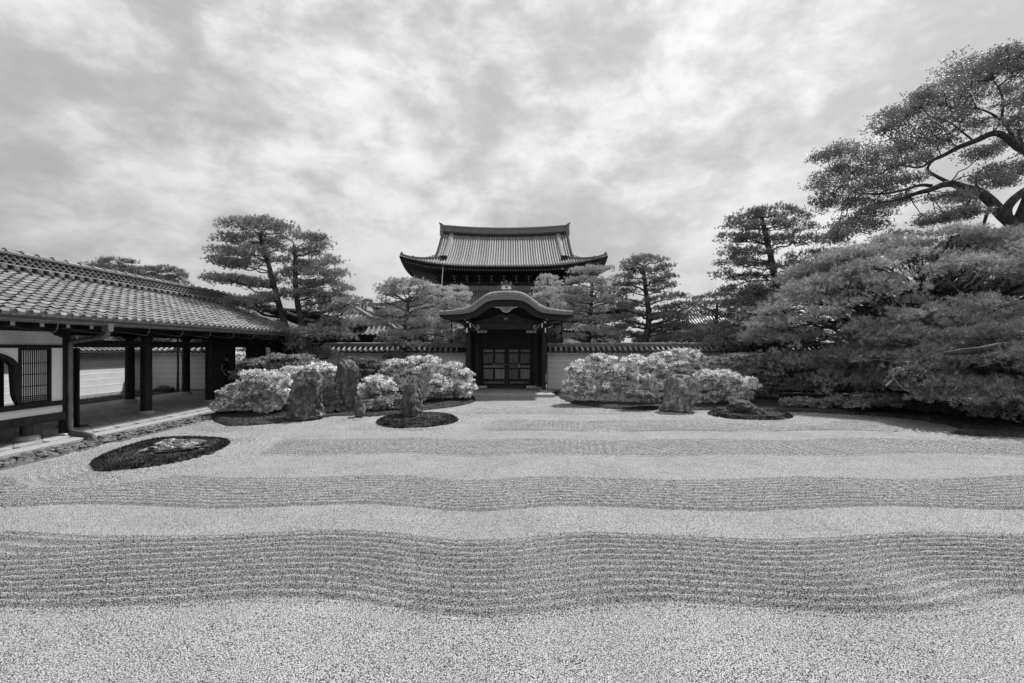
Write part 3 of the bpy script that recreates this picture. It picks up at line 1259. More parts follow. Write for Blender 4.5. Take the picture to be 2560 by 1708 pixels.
# far end: boarded partition, posts and lintel of the entrance
b = MB()
for k in range(6):
    b = MB()
    b.box(-14.92 + k * .205, -14.92 + k * .205 + .202, 23.9, 23.95, .2, 2.5)
    b.build('partition_board', M['wood'], cor)
b = MB()
b.box(-14.9, -13.6, 23.5, 24.2, .12, .24)
b.build('step', M['wood'], cor)
for x in (-12.95, -12.35, -11.75, -11.35):
    b = MB()
    b.box(x - .13, x + .13 + (.25 if x > -11.8 else 0), 23.75, 24.0, .1, 2.6)
    b.build('post', M['wood'], cor)
b = MB()
b.box(-15.2, -10.2, 23.72, 24.02, 2.22, 2.75)
b.build('lintel', M['wood'], cor)
b = MB()
b.prism([(EX - .1, EZ - .16), (MXc, RIZ - .2), (2 * MXc - EX, EZ - .16)], 23.0, 23.08)
b.build('gable_infill', M['wood'], cor)

# gutter, hooks and downpipe
gt = thing('rain_gutter', 'dull metal rain gutter and bent downpipe under the corridor eave', 'gutter', (-9.5, 12, 2.7))
n = 8
gp = [(-9.49 + .062 * math.cos(math.pi + math.pi * k / n), 2.765 + .062 * math.sin(math.pi + math.pi * k / n)) for k in range(n + 1)]
gi = [(-9.49 + .056 * math.cos(math.pi + math.pi * k / n), 2.765 + .056 * math.sin(math.pi + math.pi * k / n)) for k in range(n + 1)]
b = MB()
b.prism(gp + gi[::-1], 3.0, 22.9, 'y')
b.build('trough', M['zinc'], gt, True)
y = 5.0
while y < 22.8:
    b = MB()
    b.tube([(-9.43, y, 2.77), (-9.43, y, 2.72), (-9.49, y, 2.70)], .006, 5)
    b.tube([(-9.5, y, 2.70), (-9.52, y, 2.60), (-9.62, y + .05, 2.53), (-9.85, y - .02, 2.56), (-10.5, y - .1, 2.66)], .011, 6)
    b.build('gutter_hook', M['zinc'], gt)
    y += 1.28
hd = 11.35
b = MB()
b.prism([(hd - .075, 2.77), (hd + .075, 2.77), (hd + .075, 2.62), (hd + .04, 2.58), (hd - .04, 2.58), (hd - .075, 2.62)], -9.58, -9.41, 'x')
b.build('hopper', M['zinc'], gt)
b = MB()
px_ = XW + .14
b.tube([(-9.49, hd, 2.60), (-9.49, hd, 2.53), (-9.55, hd + .01, 2.48), (-9.7, hd + .04, 2.45), (px_ - .0, 11.58, 2.34), (px_ - .04, 11.6, 2.28), (px_ - .04, 11.6, 2.2), (px_ - .04, 11.6, .3),
        (px_ - .02, 11.6, .21), (px_ + .06, 11.57, .19), (-9.85, 11.32, .145), (-9.79, 11.30, .12), (-9.78, 11.29, .07)], .058, 12)
dp = b.build('downpipe', M['zinc'], gt, True)
for zz in (2.05, 1.3, .42):
    b = MB()
    b.lathe((px_ - .04, 11.6, zz), [(.062, -.015), (.064, 0), (.062, .015)], 12)
    b.build('pipe_clip', M['zinc'], dp)

# ================================================================== GARDEN WALLS
D_W = 24.2
hongawara = mesh_local(lambda b: None or b.add(*(lambda n, L_: (
    [(.062 * math.cos(math.pi * k / n), 0, .062 * math.sin(math.pi * k / n)) for k in range(n + 1)] +
    [(.055 * math.cos(math.pi * k / n), L_, .055 * math.sin(math.pi * k / n)) for k in range(n + 1)] +
    [(.066 * math.cos(2 * math.pi * k / 12), -.004, .066 * math.sin(2 * math.pi * k / 12)) for k in range(12)] +
    [(.066 * math.cos(2 * math.pi * k / 12), .03, .066 * math.sin(2 * math.pi * k / 12)) for k in range(12)],
    [[k, k + 1, n + 2 + k, n + 1 + k] for k in range(n)] + [[2 * n + 2 + k for k in range(12)]] +
    [[2 * n + 2 + k, 2 * n + 2 + (k + 1) % 12, 2 * n + 14 + (k + 1) % 12, 2 * n + 14 + k] for k in range(12)]))(8, .55)),
    'round_tile', M['tile'], True)


def pan_stack(b):
    # three visible layers of curved pan tiles between two round tiles
    for k in range(3):
        n = 5
        z = -.055 - .026 * (2 - k)
        y = -.02 + .055 * k
        vs = [(-.09 + .18 * i / n, y, z - .022 * (1 - (2 * i / n - 1) ** 2)) for i in range(n + 1)]
        v2 = [(x, y_, z_ + .015) for x, y_, z_ in vs]
        v3 = [(x, y_ + .5, z_ + .015) for x, y_, z_ in vs]
        b.add(vs + v2 + v3, [[i, i + 1, n + 2 + i, n + 1 + i] for i in range(n)] + [[n + 1 + i, n + 2 + i, 2 * n + 3 + i, 2 * n + 2 + i] for i in range(n)])


pans = mesh_local(pan_stack, 'pan_tile', M['tile'], True)


def garden_wall(label, length, origin, rotz, x_skip=()):
    """wall built along local +x with its face on local y=0, then placed"""
    w_ = thing('garden_wall', label, 'wall', origin)
    w_.rotation_euler = (0, 0, rotz)
    ORG[w_.name] = np.zeros(3)      # children in local coordinates

    def part(name, m_, *boxes, **kw):
        b = MB()
        for q in boxes:
            b.box(*q)
        return b.build(name, m_, w_, **kw)
    part('wall_body', M['wall'], (0, length, 0.0, .36, .0, 1.80))
    part('plinth_stone', M['hewn'], (0, length, -.04, .40, -.05, .16))
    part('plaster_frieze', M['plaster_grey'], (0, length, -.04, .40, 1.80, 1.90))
    part('plaster_cornice', M['stripe'], (0, length, -.07, .43, 1.90, 1.97))
    for z in (1.58, 1.31, 1.05, .79, .52):
        part('plaster_stripe', M['stripe'], (0, length, -.006, .366, z - .011, z + .011))
    b = MB()
    b.prism([(-.36, 2.02), (.18, 2.26), (.72, 2.02), (.72, 1.98), (-.36, 1.98)], 0, length, 'x')
    b.build('tile_bed', M['under_tile'], w_)
    sl = math.atan2(.24, .54)
    n = int(length / .268)
    for i in range(n):
        x = .1 + i * .268
        for sg in (1, -1):
            if sg == 1:
                for me2, nm, xo, zo in ((hongawara, 'round_tile', 0, .09), (pans, 'pan_tile', .134, .10)):
                    o = link(nm, me2, w_)
                    o.location = (x + xo + random.uniform(-.004, .004), -.36, 2.0 + zo - .03)
                    o.rotation_euler = (sl, 0, random.uniform(-.015, .015))
            elif i % 1 == 0:
                o = None
    mats4 = [Matrix.Translation((.1 + i * .268, .72, 2.06)) @ Matrix.Rotation(math.pi, 4, 'Z') @ Matrix.Rotation(sl, 4, 'X') for i in range(n)]
    joined(hongawara, mats4, 'back_tiles', M['tile_joined'], w_)
    part('ridge_tile_course', M['tile_dark'], (0, length, .03, .33, 2.22, 2.30))
    part('ridge_tile_course', M['tile'], (0, length, .0, .36, 2.30, 2.325))
    part('ridge_tile_course', M['tile_dark'], (0, length, .05, .31, 2.325, 2.37))
    part('ridge_tile_course', M['tile'], (0, length, .02, .34, 2.37, 2.395))
    capw = M['tile']
    x = 0
    while x < length - .1:
        b = MB()
        L_ = min(.34, length - x)
        pts = [(x, .18, 2.40), (x + L_ - .008, .18, 2.40)]
        b.tube(pts, [.072, .066], 8)
        b.build('ridge_cap_tile', capw, w_, True)
        x += .34
    return w_


GX = (1266.3 - 1280) / F           # gate centre line, as a slope from the eye
xl = -18.5
garden_wall('grey striped garden wall with tiled coping running from the corridor to the gate', (-2.32 + 11.15), (-11.15, D_W, 0), 0)
garden_wall('short striped garden wall closing the corner behind the corridor columns', 3.85, (-18.9, D_W, 0), 0)
garden_wall('grey striped garden wall with tiled coping right of the gate behind the azaleas', 21.0, (1.78, D_W, 0), 0)
garden_wall('grey striped side wall seen between the corridor columns', 22.0, (-18.5, 2.2, 0), R(90))

# ================================================================== GATE
gate = thing('temple_gate', 'dark timber temple gate with undulating bark roof and closed double doors', 'gate', (GX * 24, 24.0, 0))
dD, dP, dR = 24.9, 22.9, 22.1
cxD, cxP, cxR = GX * 24, GX * 24, GX * 24


def zx(px, py, d):
    """pixel -> (x rel. to gate centre line, z) at distance d"""
    return (px - 1266.3) / F * d, EYE - (py - 870) / F * d


def gbox(name, m_, x0, x1, y0, y1, z0, z1, par=None, **kw):
    b = MB()
    b.box(cxD + x0, cxD + x1, y0, y1, z0, z1)
    return b.build(name, M[m_], par or gate, **kw)


# platform
plat = MB()
plat.box(cxD - 2.05, cxD + 2.15, 21.55, 26.5, -.1, .10)
plo = setp(plat.build('gate_platform', M['bare']), 'low stone paved platform at the foot of the gate', kind='structure')
for i in range(7):
    for j in range(12):
        x0 = cxD - 1.95 + i * .582
        b = MB()
        sh = (j % 2) * .28
        xa, xb = max(x0 + sh, cxD - 2.04), min(x0 + sh + .574, cxD + 2.14)
        b.box(xa, xb, 21.82 + j * .30, 21.82 + j * .30 + .293, .10, .122 + random.uniform(-.002, .002))
        b.build('paving_tile', M['paving'], plo)
for i in range(4):
    b = MB()
    b.box(cxD - 2.1 + i * 1.075, cxD - 2.1 + i * 1.075 + 1.068, 21.5, 21.81, -.02, .128)
    b.build('kerb_stone', M['hewn'], plo, bevel=.008)

s_D = dD / F
# main posts
for sg in (-1, 1):
    b = MB()
    b.lathe((cxD + sg * 74.5 * s_D, dD, .2), [(.135, 0), (.135, 3.0)], 20)
    po = b.build('main_post', M['wood_soft'], gate, True)
    gbox('post_base', 'hewn', sg * 74.5 * s_D - .22, sg * 74.5 * s_D + .22, dD - .22, dD + .22, .115, .2)
    for sy in (0, 1):
        yy = dP if sy == 0 else dD + 2.0
        xx = sg * 94.5 * dP / F
        gbox('support_post', 'wood', xx - .09, xx + .09, yy - .09, yy + .09, .2, 3.05, bevel=.012)
        gbox('post_base', 'hewn', xx - .15, xx + .15, yy - .15, yy + .15, .12, .2, bevel=.02)
    gbox('side_panel', 'wood', sg * 1.72 - .04, sg * 1.72 + .04, dP + .1, dD - .12, .3, 2.9)
    gbox('tie_rail', 'wood', sg * 1.72 - .06, sg * 1.72 + .06, dP + .09, dD - .13, 1.5, 1.64)
    gbox('door_jamb', 'wood', min(sg * 1.21, sg * 1.43), max(sg * 1.21, sg * 1.43), dD - .08, dD + .08, .26, 2.93)
    gbox('jamb_board', 'wood', min(sg * 1.54, sg * 1.74), max(sg * 1.54, sg * 1.74), dD - .04, dD + .04, .12, 2.93)
    gbox('low_post', 'wood_soft', sg * 1.19 - .035, sg * 1.19 + .035, dD - .22, dD - .15, .28, .97)
# sill, lintels
gbox('sill', 'wood_soft', -1.8, 1.8, dD - .16, dD + .16, .122, .262)
gbox('lintel', 'wood', -1.95, 1.95, dD - .14, dD + .14, 2.93, 3.14, bevel=.01)
gbox('upper_beam', 'wood', -2.0, 2.0, dP - .12, dP + .12, 3.06, 3.36, bevel=.015)
gbox('frieze_board', 'wood', -1.8, 1.8, dD - .05, dD + .05, 3.14, 3.9)
for sg in (-1, 1):
    for (pa, pb, za, zb, yy) in ((49, 73.5, 2.965, 3.095, dD - .18), (49, 73.5, .15, .265, dD - .19)):
        xa, xb = sorted((sg * pa * s_D, sg * pb * s_D))
        f = gbox('metal_fitting', 'metal', xa, xb, yy, yy + .035, za, zb)
        for q in (.14, .86):
            b = MB()
            b.lathe((cxD + xa + (xb - xa) * q, yy - .006, (za + zb) / 2), [(.0, -.004), (.02, 0), (.02, .01)], 10, 'y')
            b.build('stud', M['tile_dark'], f)
        for q in (0.24, .72):
            b = MB()
            b.box(cxD + xa + (xb - xa) * q, cxD + xa + (xb - xa) * (q + .03), yy - .006, yy, za, zb)
            b.build('fitting_band', M['tile_dark'], f)
# door leaves
zl = [(.265, .36), (.49, .60), (1.11, 1.19), (1.31, 1.41), (1.91, 1.985), (2.11, 2.2)]
for sg in (-1, 1):
    def xs_(a_, b_):
        return sorted((sg * a_, sg * b_))
    lf = gbox('door_leaf', 'wood', *xs_(.001, 1.209), dD + .03, dD + .07, .27, 2.93)
    for (za, zb) in zl:
        gbox('rail', 'wood', *xs_(.115, 1.20), dD - .035, dD + .03, za, zb, lf)
    for (xa, xb) in ((.002, .115), (.60, .70)):
        gbox('stile', 'wood', *xs_(xa, xb), dD - .04, dD + .029, .36 if xa < .1 else .60, 2.2 if xa < .1 else 2.11, lf)
    for (za, zb) in ((.36, .49), (.60, 1.11), (1.19, 1.31), (1.41, 1.91), (1.985, 2.11)):
        if za == .36:
            gbox('door_panel', 'door_panel', *xs_(.12, 1.19), dD + .005, dD + .028, za, zb, lf)
        else:
            gbox('door_panel', 'door_panel', *xs_(.12, .595), dD + .005, dD + .028, za, zb, lf)
            gbox('door_panel', 'door_panel', *xs_(.705, 1.19), dD + .005, dD + .028, za, zb, lf)
    for k in range(4):
        xa = .12 + k * .27
        gbox('upper_board', 'wood', *xs_(xa, xa + .266), dD + .015, dD + .028, 2.2, 2.90, lf)
    gbox('upper_stile', 'wood_soft', *xs_(1.09, 1.19), dD - .02, dD + .012, 2.2, 2.88, lf)
bar = MB()
bar.tube([(cxD - .71, dD - .10, 1.345), (cxD + .71, dD - .10, 1.345)], .026, 8)
bo = bar.build('door_bar', M['zinc'], gate, True)
for x in (-.64, .64):
    gbox('staple', 'metal', x - .03, x + .03, dD - .12, dD - .04, 1.20, 1.28, bo)
    gbox('bar_socket', 'metal', x - .015, x + .015, dD - .135, dD - .04, 1.30, 1.39, bo)
# corner brackets and carved noses with pale paint
for sg in (-1, 1):
    for k, (px, py, w_, hh) in enumerate(((-99.3, 800, 7.5, 4.2), (-96, 806.3, 5.6, 5.0), (-88.6, 814, 3.4, 11), (-96.8, 826.5, 3.4, 11.5))):
        x, z = zx(1266.3 + px, py, dP)
        x = -sg * x if sg > 0 else x
        s2 = dP / F / 2
        bb = gbox('bracket_arm', 'wood', x - w_ * s2, x + w_ * s2, dP - .30 - .05 * (k == 0), dP + .1, z - hh * s2, z + hh * s2)
        gbox('painted_end', 'endpaint', x - w_ * s2, x + w_ * s2, dP - .312 - .05 * (k == 0), dP - .301 - .05 * (k == 0), z - hh * s2, z + hh * s2, bb)
    b = MB()
    n = 9
    pts = [(cxD + sg * (1.95 + .25 * t), dP - .1, 3.13 + .12 * t * t + .02) for t in np.linspace(0, 1, n)]
    b.tube(pts, [.03 * (1 - .5 * t) for t in np.linspace(0, 1, n)], 6)
    b.build('curved_nose', M['endpaint'], gate, True)
    # carved scrollwork with white lines
    for (px, py, rr) in ((-70.5, 816, 3.2), (-69, 821.5, 2.6), (-82.3, 814.5, 2.0), (-74, 824, 1.8), (-78, 819, 1.6)):
        x, z = zx(1266.3 + px, py, dP)
        x = x if sg < 0 else -x
        b = MB()
        r0 = rr * dP / F
        pts = [(cxD + x + r0 * math.cos(a) * (1 - a / 9), dP - .14, z + r0 * math.sin(a) * (1 - a / 9)) for a in np.linspace(0, 6.5, 14)]
        b.tube(pts, .009, 5)
        b.build('carved_scroll', M['endpaint'], gate)
    for q in range(5):
        x = sg * (1.10 + .16 * q)
        b = MB()
        b.prism([(cxD + x - .08, 3.15), (cxD + x - .05, 3.04), (cxD + x + .03, 2.99), (cxD + x + .08, 3.06), (cxD + x + .06, 3.15)], dP - .08, dP + .03)
        b.build('carved_leaf', M['wood_soft'], gate)

# curved roof
half_top = [(0, 625), (100, 619), (200, 607), (300, 590), (390, 575), (480, 552), (540, 527), (600, 490), (650, 450), (700, 412), (750, 374), (800, 341), (850, 312), (900, 291), (975, 272), (1050, 265), (1120, 262), (1185, 261)]
half_fold = [(-4, 636), (110, 636), (210, 630), (310, 622), (400, 611), (490, 595), (555, 572), (620, 540), (672, 500), (722, 455), (772, 418), (822, 390), (872, 371), (925, 359), (990, 351), (1060, 348), (1125, 347), (1185, 347)]
half_bot = [(-2, 690), (110, 690), (210, 684), (310, 678), (400, 671), (490, 660), (560, 643), (625, 612), (680, 572), (732, 532), (782, 495), (830, 466), (880, 446), (935, 433), (995, 425), (1060, 421), (1125, 419), (1185, 419)]
half_barge = [(70, 715), (130, 782), (215, 783), (320, 779), (420, 772), (520, 762), (590, 748), (655, 726), (715, 695), (770, 655), (815, 618), (855, 588), (895, 566), (940, 554), (1000, 549), (1060, 547), (1125, 546), (1185, 546)]
half_btop = [(60, 686)] + half_bot[1:]


def mirror(h):
    """zoom pixels -> (px, py) of the photograph, both halves"""
    q = [(1100 + x * .14043, 690 + y * .14043) for x, y in h]
    r_ = [(2 * 1266.4 - x, y) for x, y in q[:-1]][::-1]
    return q + r_


def curve_at(h, d):
    return [(cxD + zx(px, py, d)[0], zx(px, py, d)[1]) for px, py in mirror(h)]


top = curve_at(half_top, dR + .45)
fold = curve_at(half_fold, dR)
bot = curve_at(half_bot, dR)
b = MB()
b.band(fold, bot, dR, dR + .10)
b.build('bark_edge_upper', M['bark_edge'], gate)
mid_ = [((a[0] + c[0]) / 2, a[1] * .45 + c[1] * .55) for a, c in zip(fold, bot)]
b = MB()
b.band([(x, z - .004) for x, z in mid_], [(x, z - .012) for x, z in mid_], dR - .008, dR + .02)
b.band([(x, z * .8 + f[1] * .2) for (x, z), f in zip(mid_, fold)], [(x, z * .8 + f[1] * .2 - .012) for (x, z), f in zip(mid_, fold)], dR - .006, dR + .02)
b.band([(x, z + .008) for x, z in fold], [(x, z - .012) for x, z in fold], dR - .012, dR + .02)
b.build('edge_batten', M['bark_roof'], gate)
b = MB()
b.band([(x, z + .0) for x, z in curve_at(half_bot, dR + .1)], [(x, z - .10) for x, z in curve_at(half_bot, dR + .1)], dR + .101, 27.6)
b.build('roof_boarding', M['wood'], gate)
# shingle courses between fold and crest, each a separate strip
nseg = len(top)


def lerp_curve(c_, t):
    t = max(0, min(nseg - 1 - 1e-6, t))
    i = int(t)
    f = t - i
    return (c_[i][0] * (1 - f) + c_[i + 1][0] * f, c_[i][1] * (1 - f) + c_[i + 1][1] * f)


NS = 58
for k in range(NS):
    ta, tb = (nseg - 1) * k / NS, (nseg - 1) * (k + 1) / NS
    jz = random.uniform(0, .012)
    vs = []
    m_ = 4
    rows = [(0.0, 0.0), (.35, .55), (.7, .86), (1.0, 1.0)]
    for t in (ta + .03, tb - .02):
        f0, t0 = lerp_curve(fold, t), lerp_curve(top, t)
        for (u_, v_) in rows:
            vs.append((f0[0] + (t0[0] - f0[0]) * u_, dR + .45 * u_ * u_ + .02, f0[1] + (t0[1] - f0[1]) * v_ + jz))
        vs.append((t0[0], 27.2, t0[1] + jz))
    nr = 5
    fs = [[i, nr + i, nr + i + 1, i + 1] for i in range(nr - 1)]
    b = MB()
    b.add(vs, fs)
    # thickness at the seam
    b.add([vs[i] for i in range(nr)] + [(x, y_, z_ - .05) for x, y_, z_ in vs[:nr]], [[i, i + 1, nr + i + 1, nr + i] for i in range(nr - 1)])
    b.add([vs[i + nr] for i in range(nr)] + [(x, y_, z_ - .05) for x, y_, z_ in vs[nr:]], [[i, i + 1, nr + i + 1, nr + i] for i in range(nr - 1)])
    b.build('bark_course', M['bark_roof'], gate, fixn=False)
b = MB()
b.band([(x, z - .03) for x, z in top], [(x, z - .25) for x, z in top], dR + .45, 27.15)
b.build('roof_core', M['under_tile'], gate)
# bargeboard
b = MB()
b.band(curve_at(half_btop, dR + .15), curve_at(half_barge, dR + .15), dR + .12, dR + .22)
b.build('bargeboard', M['wood'], gate, bevel=.0)
bt = curve_at(half_barge, dR + .12)
b = MB()
b.band([(x, z + .02) for x, z in bt[2:-2]], [(x, z - .0) for x, z in bt[2:-2]], dR + .09, dR + .121)
b.build('bargeboard_moulding', M['wood_soft'], gate)
# eave purlins carrying the roof to the sides
for sg in (-1, 1):
    for (xx, zz) in ((1.78, 3.44), (2.45, 3.52)):
        gbox('purlin', 'wood', sg * xx - .09, sg * xx + .09, dR + .25, 27.0, zz, zz + .2)
    b = MB()
    b.prism([(cxD + sg * 1.7, 3.36), (cxD + sg * 2.2, 3.42), (cxD + sg * 2.65, 3.55), (cxD + sg * 2.62, 3.68), (cxD + sg * 1.7, 3.62)], dP - .08, dP + .08)
    b.build('bracket_beam', M['wood'], gate)
    x, z = zx(1404 if sg > 0 else 1128, 802, 24)
    xx = sg * 138.5 / F * 24
    b = MB()
    b.tube([(cxD + xx, 24.2, 2.42), (cxD + xx, 24.2, 3.62)], .035, 8)
    b.build('eave_prop', M['wood'], gate)
    # underside rafters
    for k in range(10):
        yy = dR + .45 + k * .45
        b = MB()
        b.beam((cxD + sg * 1.8, yy, 3.86), (cxD + sg * 2.72, yy, 3.76), .05, .06)
        b.build('rafter', M['wood'], gate)
# curved inner beam and frog leg strut, gable fill
b = MB()
arc = [(x, 3.36 + .34 * math.cos(math.pi * x / 3.5) ** 1.0) for x in np.linspace(-1.7, 1.7, 19)]
b.band([(cxD + x, z + .0) for x, z in arc], [(cxD + x, 3.30) for x, z in arc], dP - .05, dP + .05)
b.build('rainbow_beam', M['wood'], gate)
for sg in (-1, 1):
    b = MB()
    fl = [(.08, 3.78), (.2, 3.80), (.38, 3.76), (.52, 3.68), (.66, 3.67), (.66, 3.64), (.4, 3.66), (.2, 3.68), (.08, 3.70)]
    b.prism([(cxD + sg * x, z) for x, z in fl], dP - .09, dP - .02)
    b.build('frog_leg_strut', M['wood_soft'], gate)
b = MB()
b.box(cxD - 1.5, cxD + 1.5, dP + .4, dP + .45, 3.3, 4.15)
b.build('gable_board', M['wood'], gate)
# hanging ornament under the gable
def zg(x, y):
    px, py = 1100 + x * .14043, 690 + y * .14043
    a_, z_ = zx(px, py, dR + .08)
    return (cxD + a_, z_)


orn = [(990, 558), (1015, 560), (1025, 574), (1040, 560), (1075, 582), (1105, 600), (1115, 622), (1140, 640), (1186, 652)]
orn_full = orn + [(2372 - x, y) for x, y in orn[:-1][::-1]]
b = MB()
b.prism([zg(x, y) for x, y in orn_full] + [zg(1260, 548), zg(1110, 548)], dR + .04, dR + .09)
oo = b.build('gable_pendant', M['tile_dark'], gate)
b = MB()
b.tube([(zg(x, y)[0], dR + .035, zg(x, y)[1]) for x, y in orn_full], .010, 5)
b.build('pendant_outline', M['endpaint'], oo)
for (x, y, r_) in ((1165, 565, .02), (1187, 595, .025), (1160, 600, .014), (1215, 600, .014), (1210, 567, .02), (1187, 560, .012)):
    b = MB()
    p_ = zg(x, y)
    b.lathe((p_[0], dR + .034, p_[1]), [(r_, 0), (r_, .02)], 8, 'y')
    b.build('pendant_hole', M['wood'], oo)
b = MB()
b.prism([zg(1150, 735), zg(1160, 762), zg(1184, 782), zg(1208, 762), zg(1216, 735), zg(1184, 700)], dR + .3, dR + .36)
b.build('carved_boss', M['wood_soft'], gate)
p_ = [(zg(x, y)[0], dR + .29, zg(x, y)[1]) for x, y in ((1150, 745), (1162, 768), (1184, 780), (1204, 768), (1212, 745))]
b = MB()
b.tube(p_, .007, 5)
b.build('boss_outline', M['endpaint'], gate)
# ridge ornament
dO = dR + .55


def zo(x, y):
    a_, z_ = zx(1100 + x * .14043, 690 + y * .14043, dO)
    return (cxD + a_, z_)


ro = MB()
ro.prism([zo(1098, 236), (zo(1105, 190)), zo(1120, 178), zo(1187, 158), zo(1255, 178), zo(1268, 190), zo(1278, 236)], dO, dO + .22)
rob = ro.build('ridge_ornament', M['stripe'], gate)
for (x, y, r_, mm_) in ((1107, 122, 21, 'tile'), (1187, 100, 24, 'tile_dark'), (1265, 120, 21, 'tile'), (1189, 195, 22, 'tile_dark')):
    p_ = zo(x, y)
    rr = r_ * .14043 * dO / F
    b = MB()
    b.lathe((p_[0], dO - .04, p_[1]), [(0, .0), (rr * .45, 0), (rr * .5, .012), (rr * .8, .012), (rr * .85, -.005), (rr, .0), (rr, .2)], 14, 'y')
    b.build('disc_end', M[mm_], rob, True)
for (z0, z1) in ((131, 142), (150, 160)):
    b = MB()
    b.band([zo(1090 + (0 if z0 > 140 else -5), z0 + 25), zo(1187, z0), zo(1285, z0 + 25)], [zo(1090, z1 + 25), zo(1187, z1), zo(1285, z1 + 25)], dO - .03, dO + .2)
    b.build('ornament_band', M['tile'], rob)
for sg in (-1, 1):
    b = MB()
    pts = []
    for a in np.linspace(0, 5.2, 14):
        p_ = zo(1187 + sg * (120 - 28 * math.cos(a) * (1 - a / 12)), 205 - 26 * math.sin(a) * (1 - a / 12))
        pts.append((p_[0], dO, p_[1]))
    b.tube(pts, .026, 6)
    b.build('scroll_wing', M['tile_dark'], rob, True)
b = MB()
b.prism([zo(1050, 262), zo(1075, 240), zo(1300, 240), zo(1325, 262)], dO - .06, dO + .3)
b.build('ridge_base', M['tile_dark'], gate)
b = MB()
b.box(cxD - .22, cxD + .22, dO + .3, 27.0, zo(0, 262)[1] - .02, zo(0, 215)[1])
b.build('ridge', M['bark_roof'], gate)
# fan shaped intruder guards
for sg in (-1, 1):
    fan = thing('spiked_fan_guard', 'radiating dark wooden spikes on the wall top ' + ('left' if sg < 0 else 'right') + ' of the gate', 'fan guard', (cxD + sg * 1.95, 24.35, 2.4), 'fan shaped spike guards beside the gate')
    c_ = (cxD + sg * 1.85, 24.35, 2.42)
    for k in range(9):
        a = R(4 + k * 11.2)
        L_ = .82 + .1 * (k % 2)
        b = MB()
        b.tube([c_, (c_[0] + sg * L_ * math.cos(a) * .95, 24.35, c_[2] + L_ * math.sin(a) * 1.2)], [.016, .009], 5)
        b.build('spike', M['wood'], fan)
    b = MB()
    b.tube([(c_[0] + sg * .66 * math.cos(a), 24.33, c_[2] + .82 * math.sin(a)) for a in np.linspace(R(2), R(98), 14)], .012, 5)
    b.build('arc', M['wood'], fan)
    b = MB()
    b.lathe((c_[0] - sg * .05, 24.3, 2.44), [(.14, 0), (.14, .1)], 14, 'y')
    b.build('hub', M['wood'], fan)
# ================================================================== MAIN HALL
hc = -0.9
A, B = 11.25, 8.0
YC = 60.0
ZE, ZR = 11.05, 16.15
GG = 7.6
hall = thing('main_hall', 'great temple hall with curved hip and gable tiled roof rising behind the gate', 'hall', (hc, YC, 0))


def prof_h(d):
    t = d / B
    return (ZR - ZE) * (.72 * t + .28 * t * t)


def hz(x, y):
    """roof height; x,y relative to the hall centre"""
    dF, dS = B - abs(y), A - abs(x)
    up = 1.15 * (min(1, abs(x) / A) ** 3.2) * (min(1, abs(y) / B) ** 3.2)
    up *= max(0.0, 1 - min(dF, dS) / 5)
    d = dF if abs(x) <= GG else min(dF, dS)
    rz = .35 * (abs(x) / GG) ** 2 * (dF / B) ** 2 if abs(x) <= GG else 0
    return ZE + prof_h(max(d, 0)) + up + rz


def sheet(xs, ys, fn, flip=False):
    vs = [(hc + x, YC + y, fn(x, y)) for y in ys for x in xs]
    nx = len(xs)
    fs = [[j * nx + i, j * nx + i + 1, (j + 1) * nx + i + 1, (j + 1) * nx + i] for j in range(len(ys) - 1) for i in range(nx - 1)]
    return vs, fs


b = MB()
b.add(*sheet(list(np.linspace(-GG, GG, 25)), list(np.linspace(-B, B, 25)), lambda x, y: hz(x, y) - .06))
for sg in (-1, 1):
    b.add(*sheet(list(sg * np.linspace(GG + .001, A, 13)), list(np.linspace(-B, B, 41)), lambda x, y: hz(x, y) - .06))
b.build('roof_surface', M['tile_dark'], hall, True, fixn=False)


def rib(b, pts, r=.085, n=5):
    pts = [Vector(p) for p in pts]
    vs = []
    side = None
    for i, p in enumerate(pts):
        t = (pts[min(i + 1, len(pts) - 1)] - pts[max(i - 1, 0)]).normalized()
        s_ = t.cross(Vector((0, 0, 1))).normalized()
        u = s_.cross(t).normalized()
        for k in range(n):
            a = math.pi * k / (n - 1)
            vs.append(p + s_ * math.cos(a) * r + u * math.sin(a) * r)
    fs = []
    for i in range(len(pts) - 1):
        for k in range(n - 1):
            fs.append([i * n + k, i * n + k + 1, (i + 1) * n + k + 1, (i + 1) * n + k])
    fs.append(list(range(n)))
    b.add(vs, fs)


SPC = .285
nrib = int(2 * A / SPC)
for k in range(nrib + 1):
    x = -A + .12 + k * (2 * A - .24) / nrib
    run = B if abs(x) < GG - .1 else A - abs(x)
    if run < .3:
        continue
    b = MB()
    pts = [(hc + x, YC - B + q, hz(x, -B + q) - .02) for q in np.linspace(-.05, run - .1, 14 if run > 4 else 7)]
    rib(b, pts)
    # round end disc
    b.lathe(tuple(Vector(pts[0]) + Vector((0, -.02, .02))), [(.095, 0), (.095, .06)], 8, 'y')
    b.build('tile_row', M['tile'], hall, fixn=False)
b = MB()
for sg in (-1, 1):
    for k in range(54):
        y = -B + .2 + k * .295
        run = min(A - GG, B - abs(y))
        if run > .3:
            rib(b, [(hc + sg * (A - q), YC + y, hz(sg * (A - q), y) - .02) for q in np.linspace(-.05, run, 6)], .085, 4)
for k in range(56):
    x = -GG + .12 + k * .285
    if x < GG:
        rib(b, [(hc + x, YC + B - q, hz(x, B - q) - .02) for q in np.linspace(0, B, 6)], .085, 4)
b.build('side_and_back_tile_rows', M['tile_joined'], hall, fixn=False, kind='stuff')
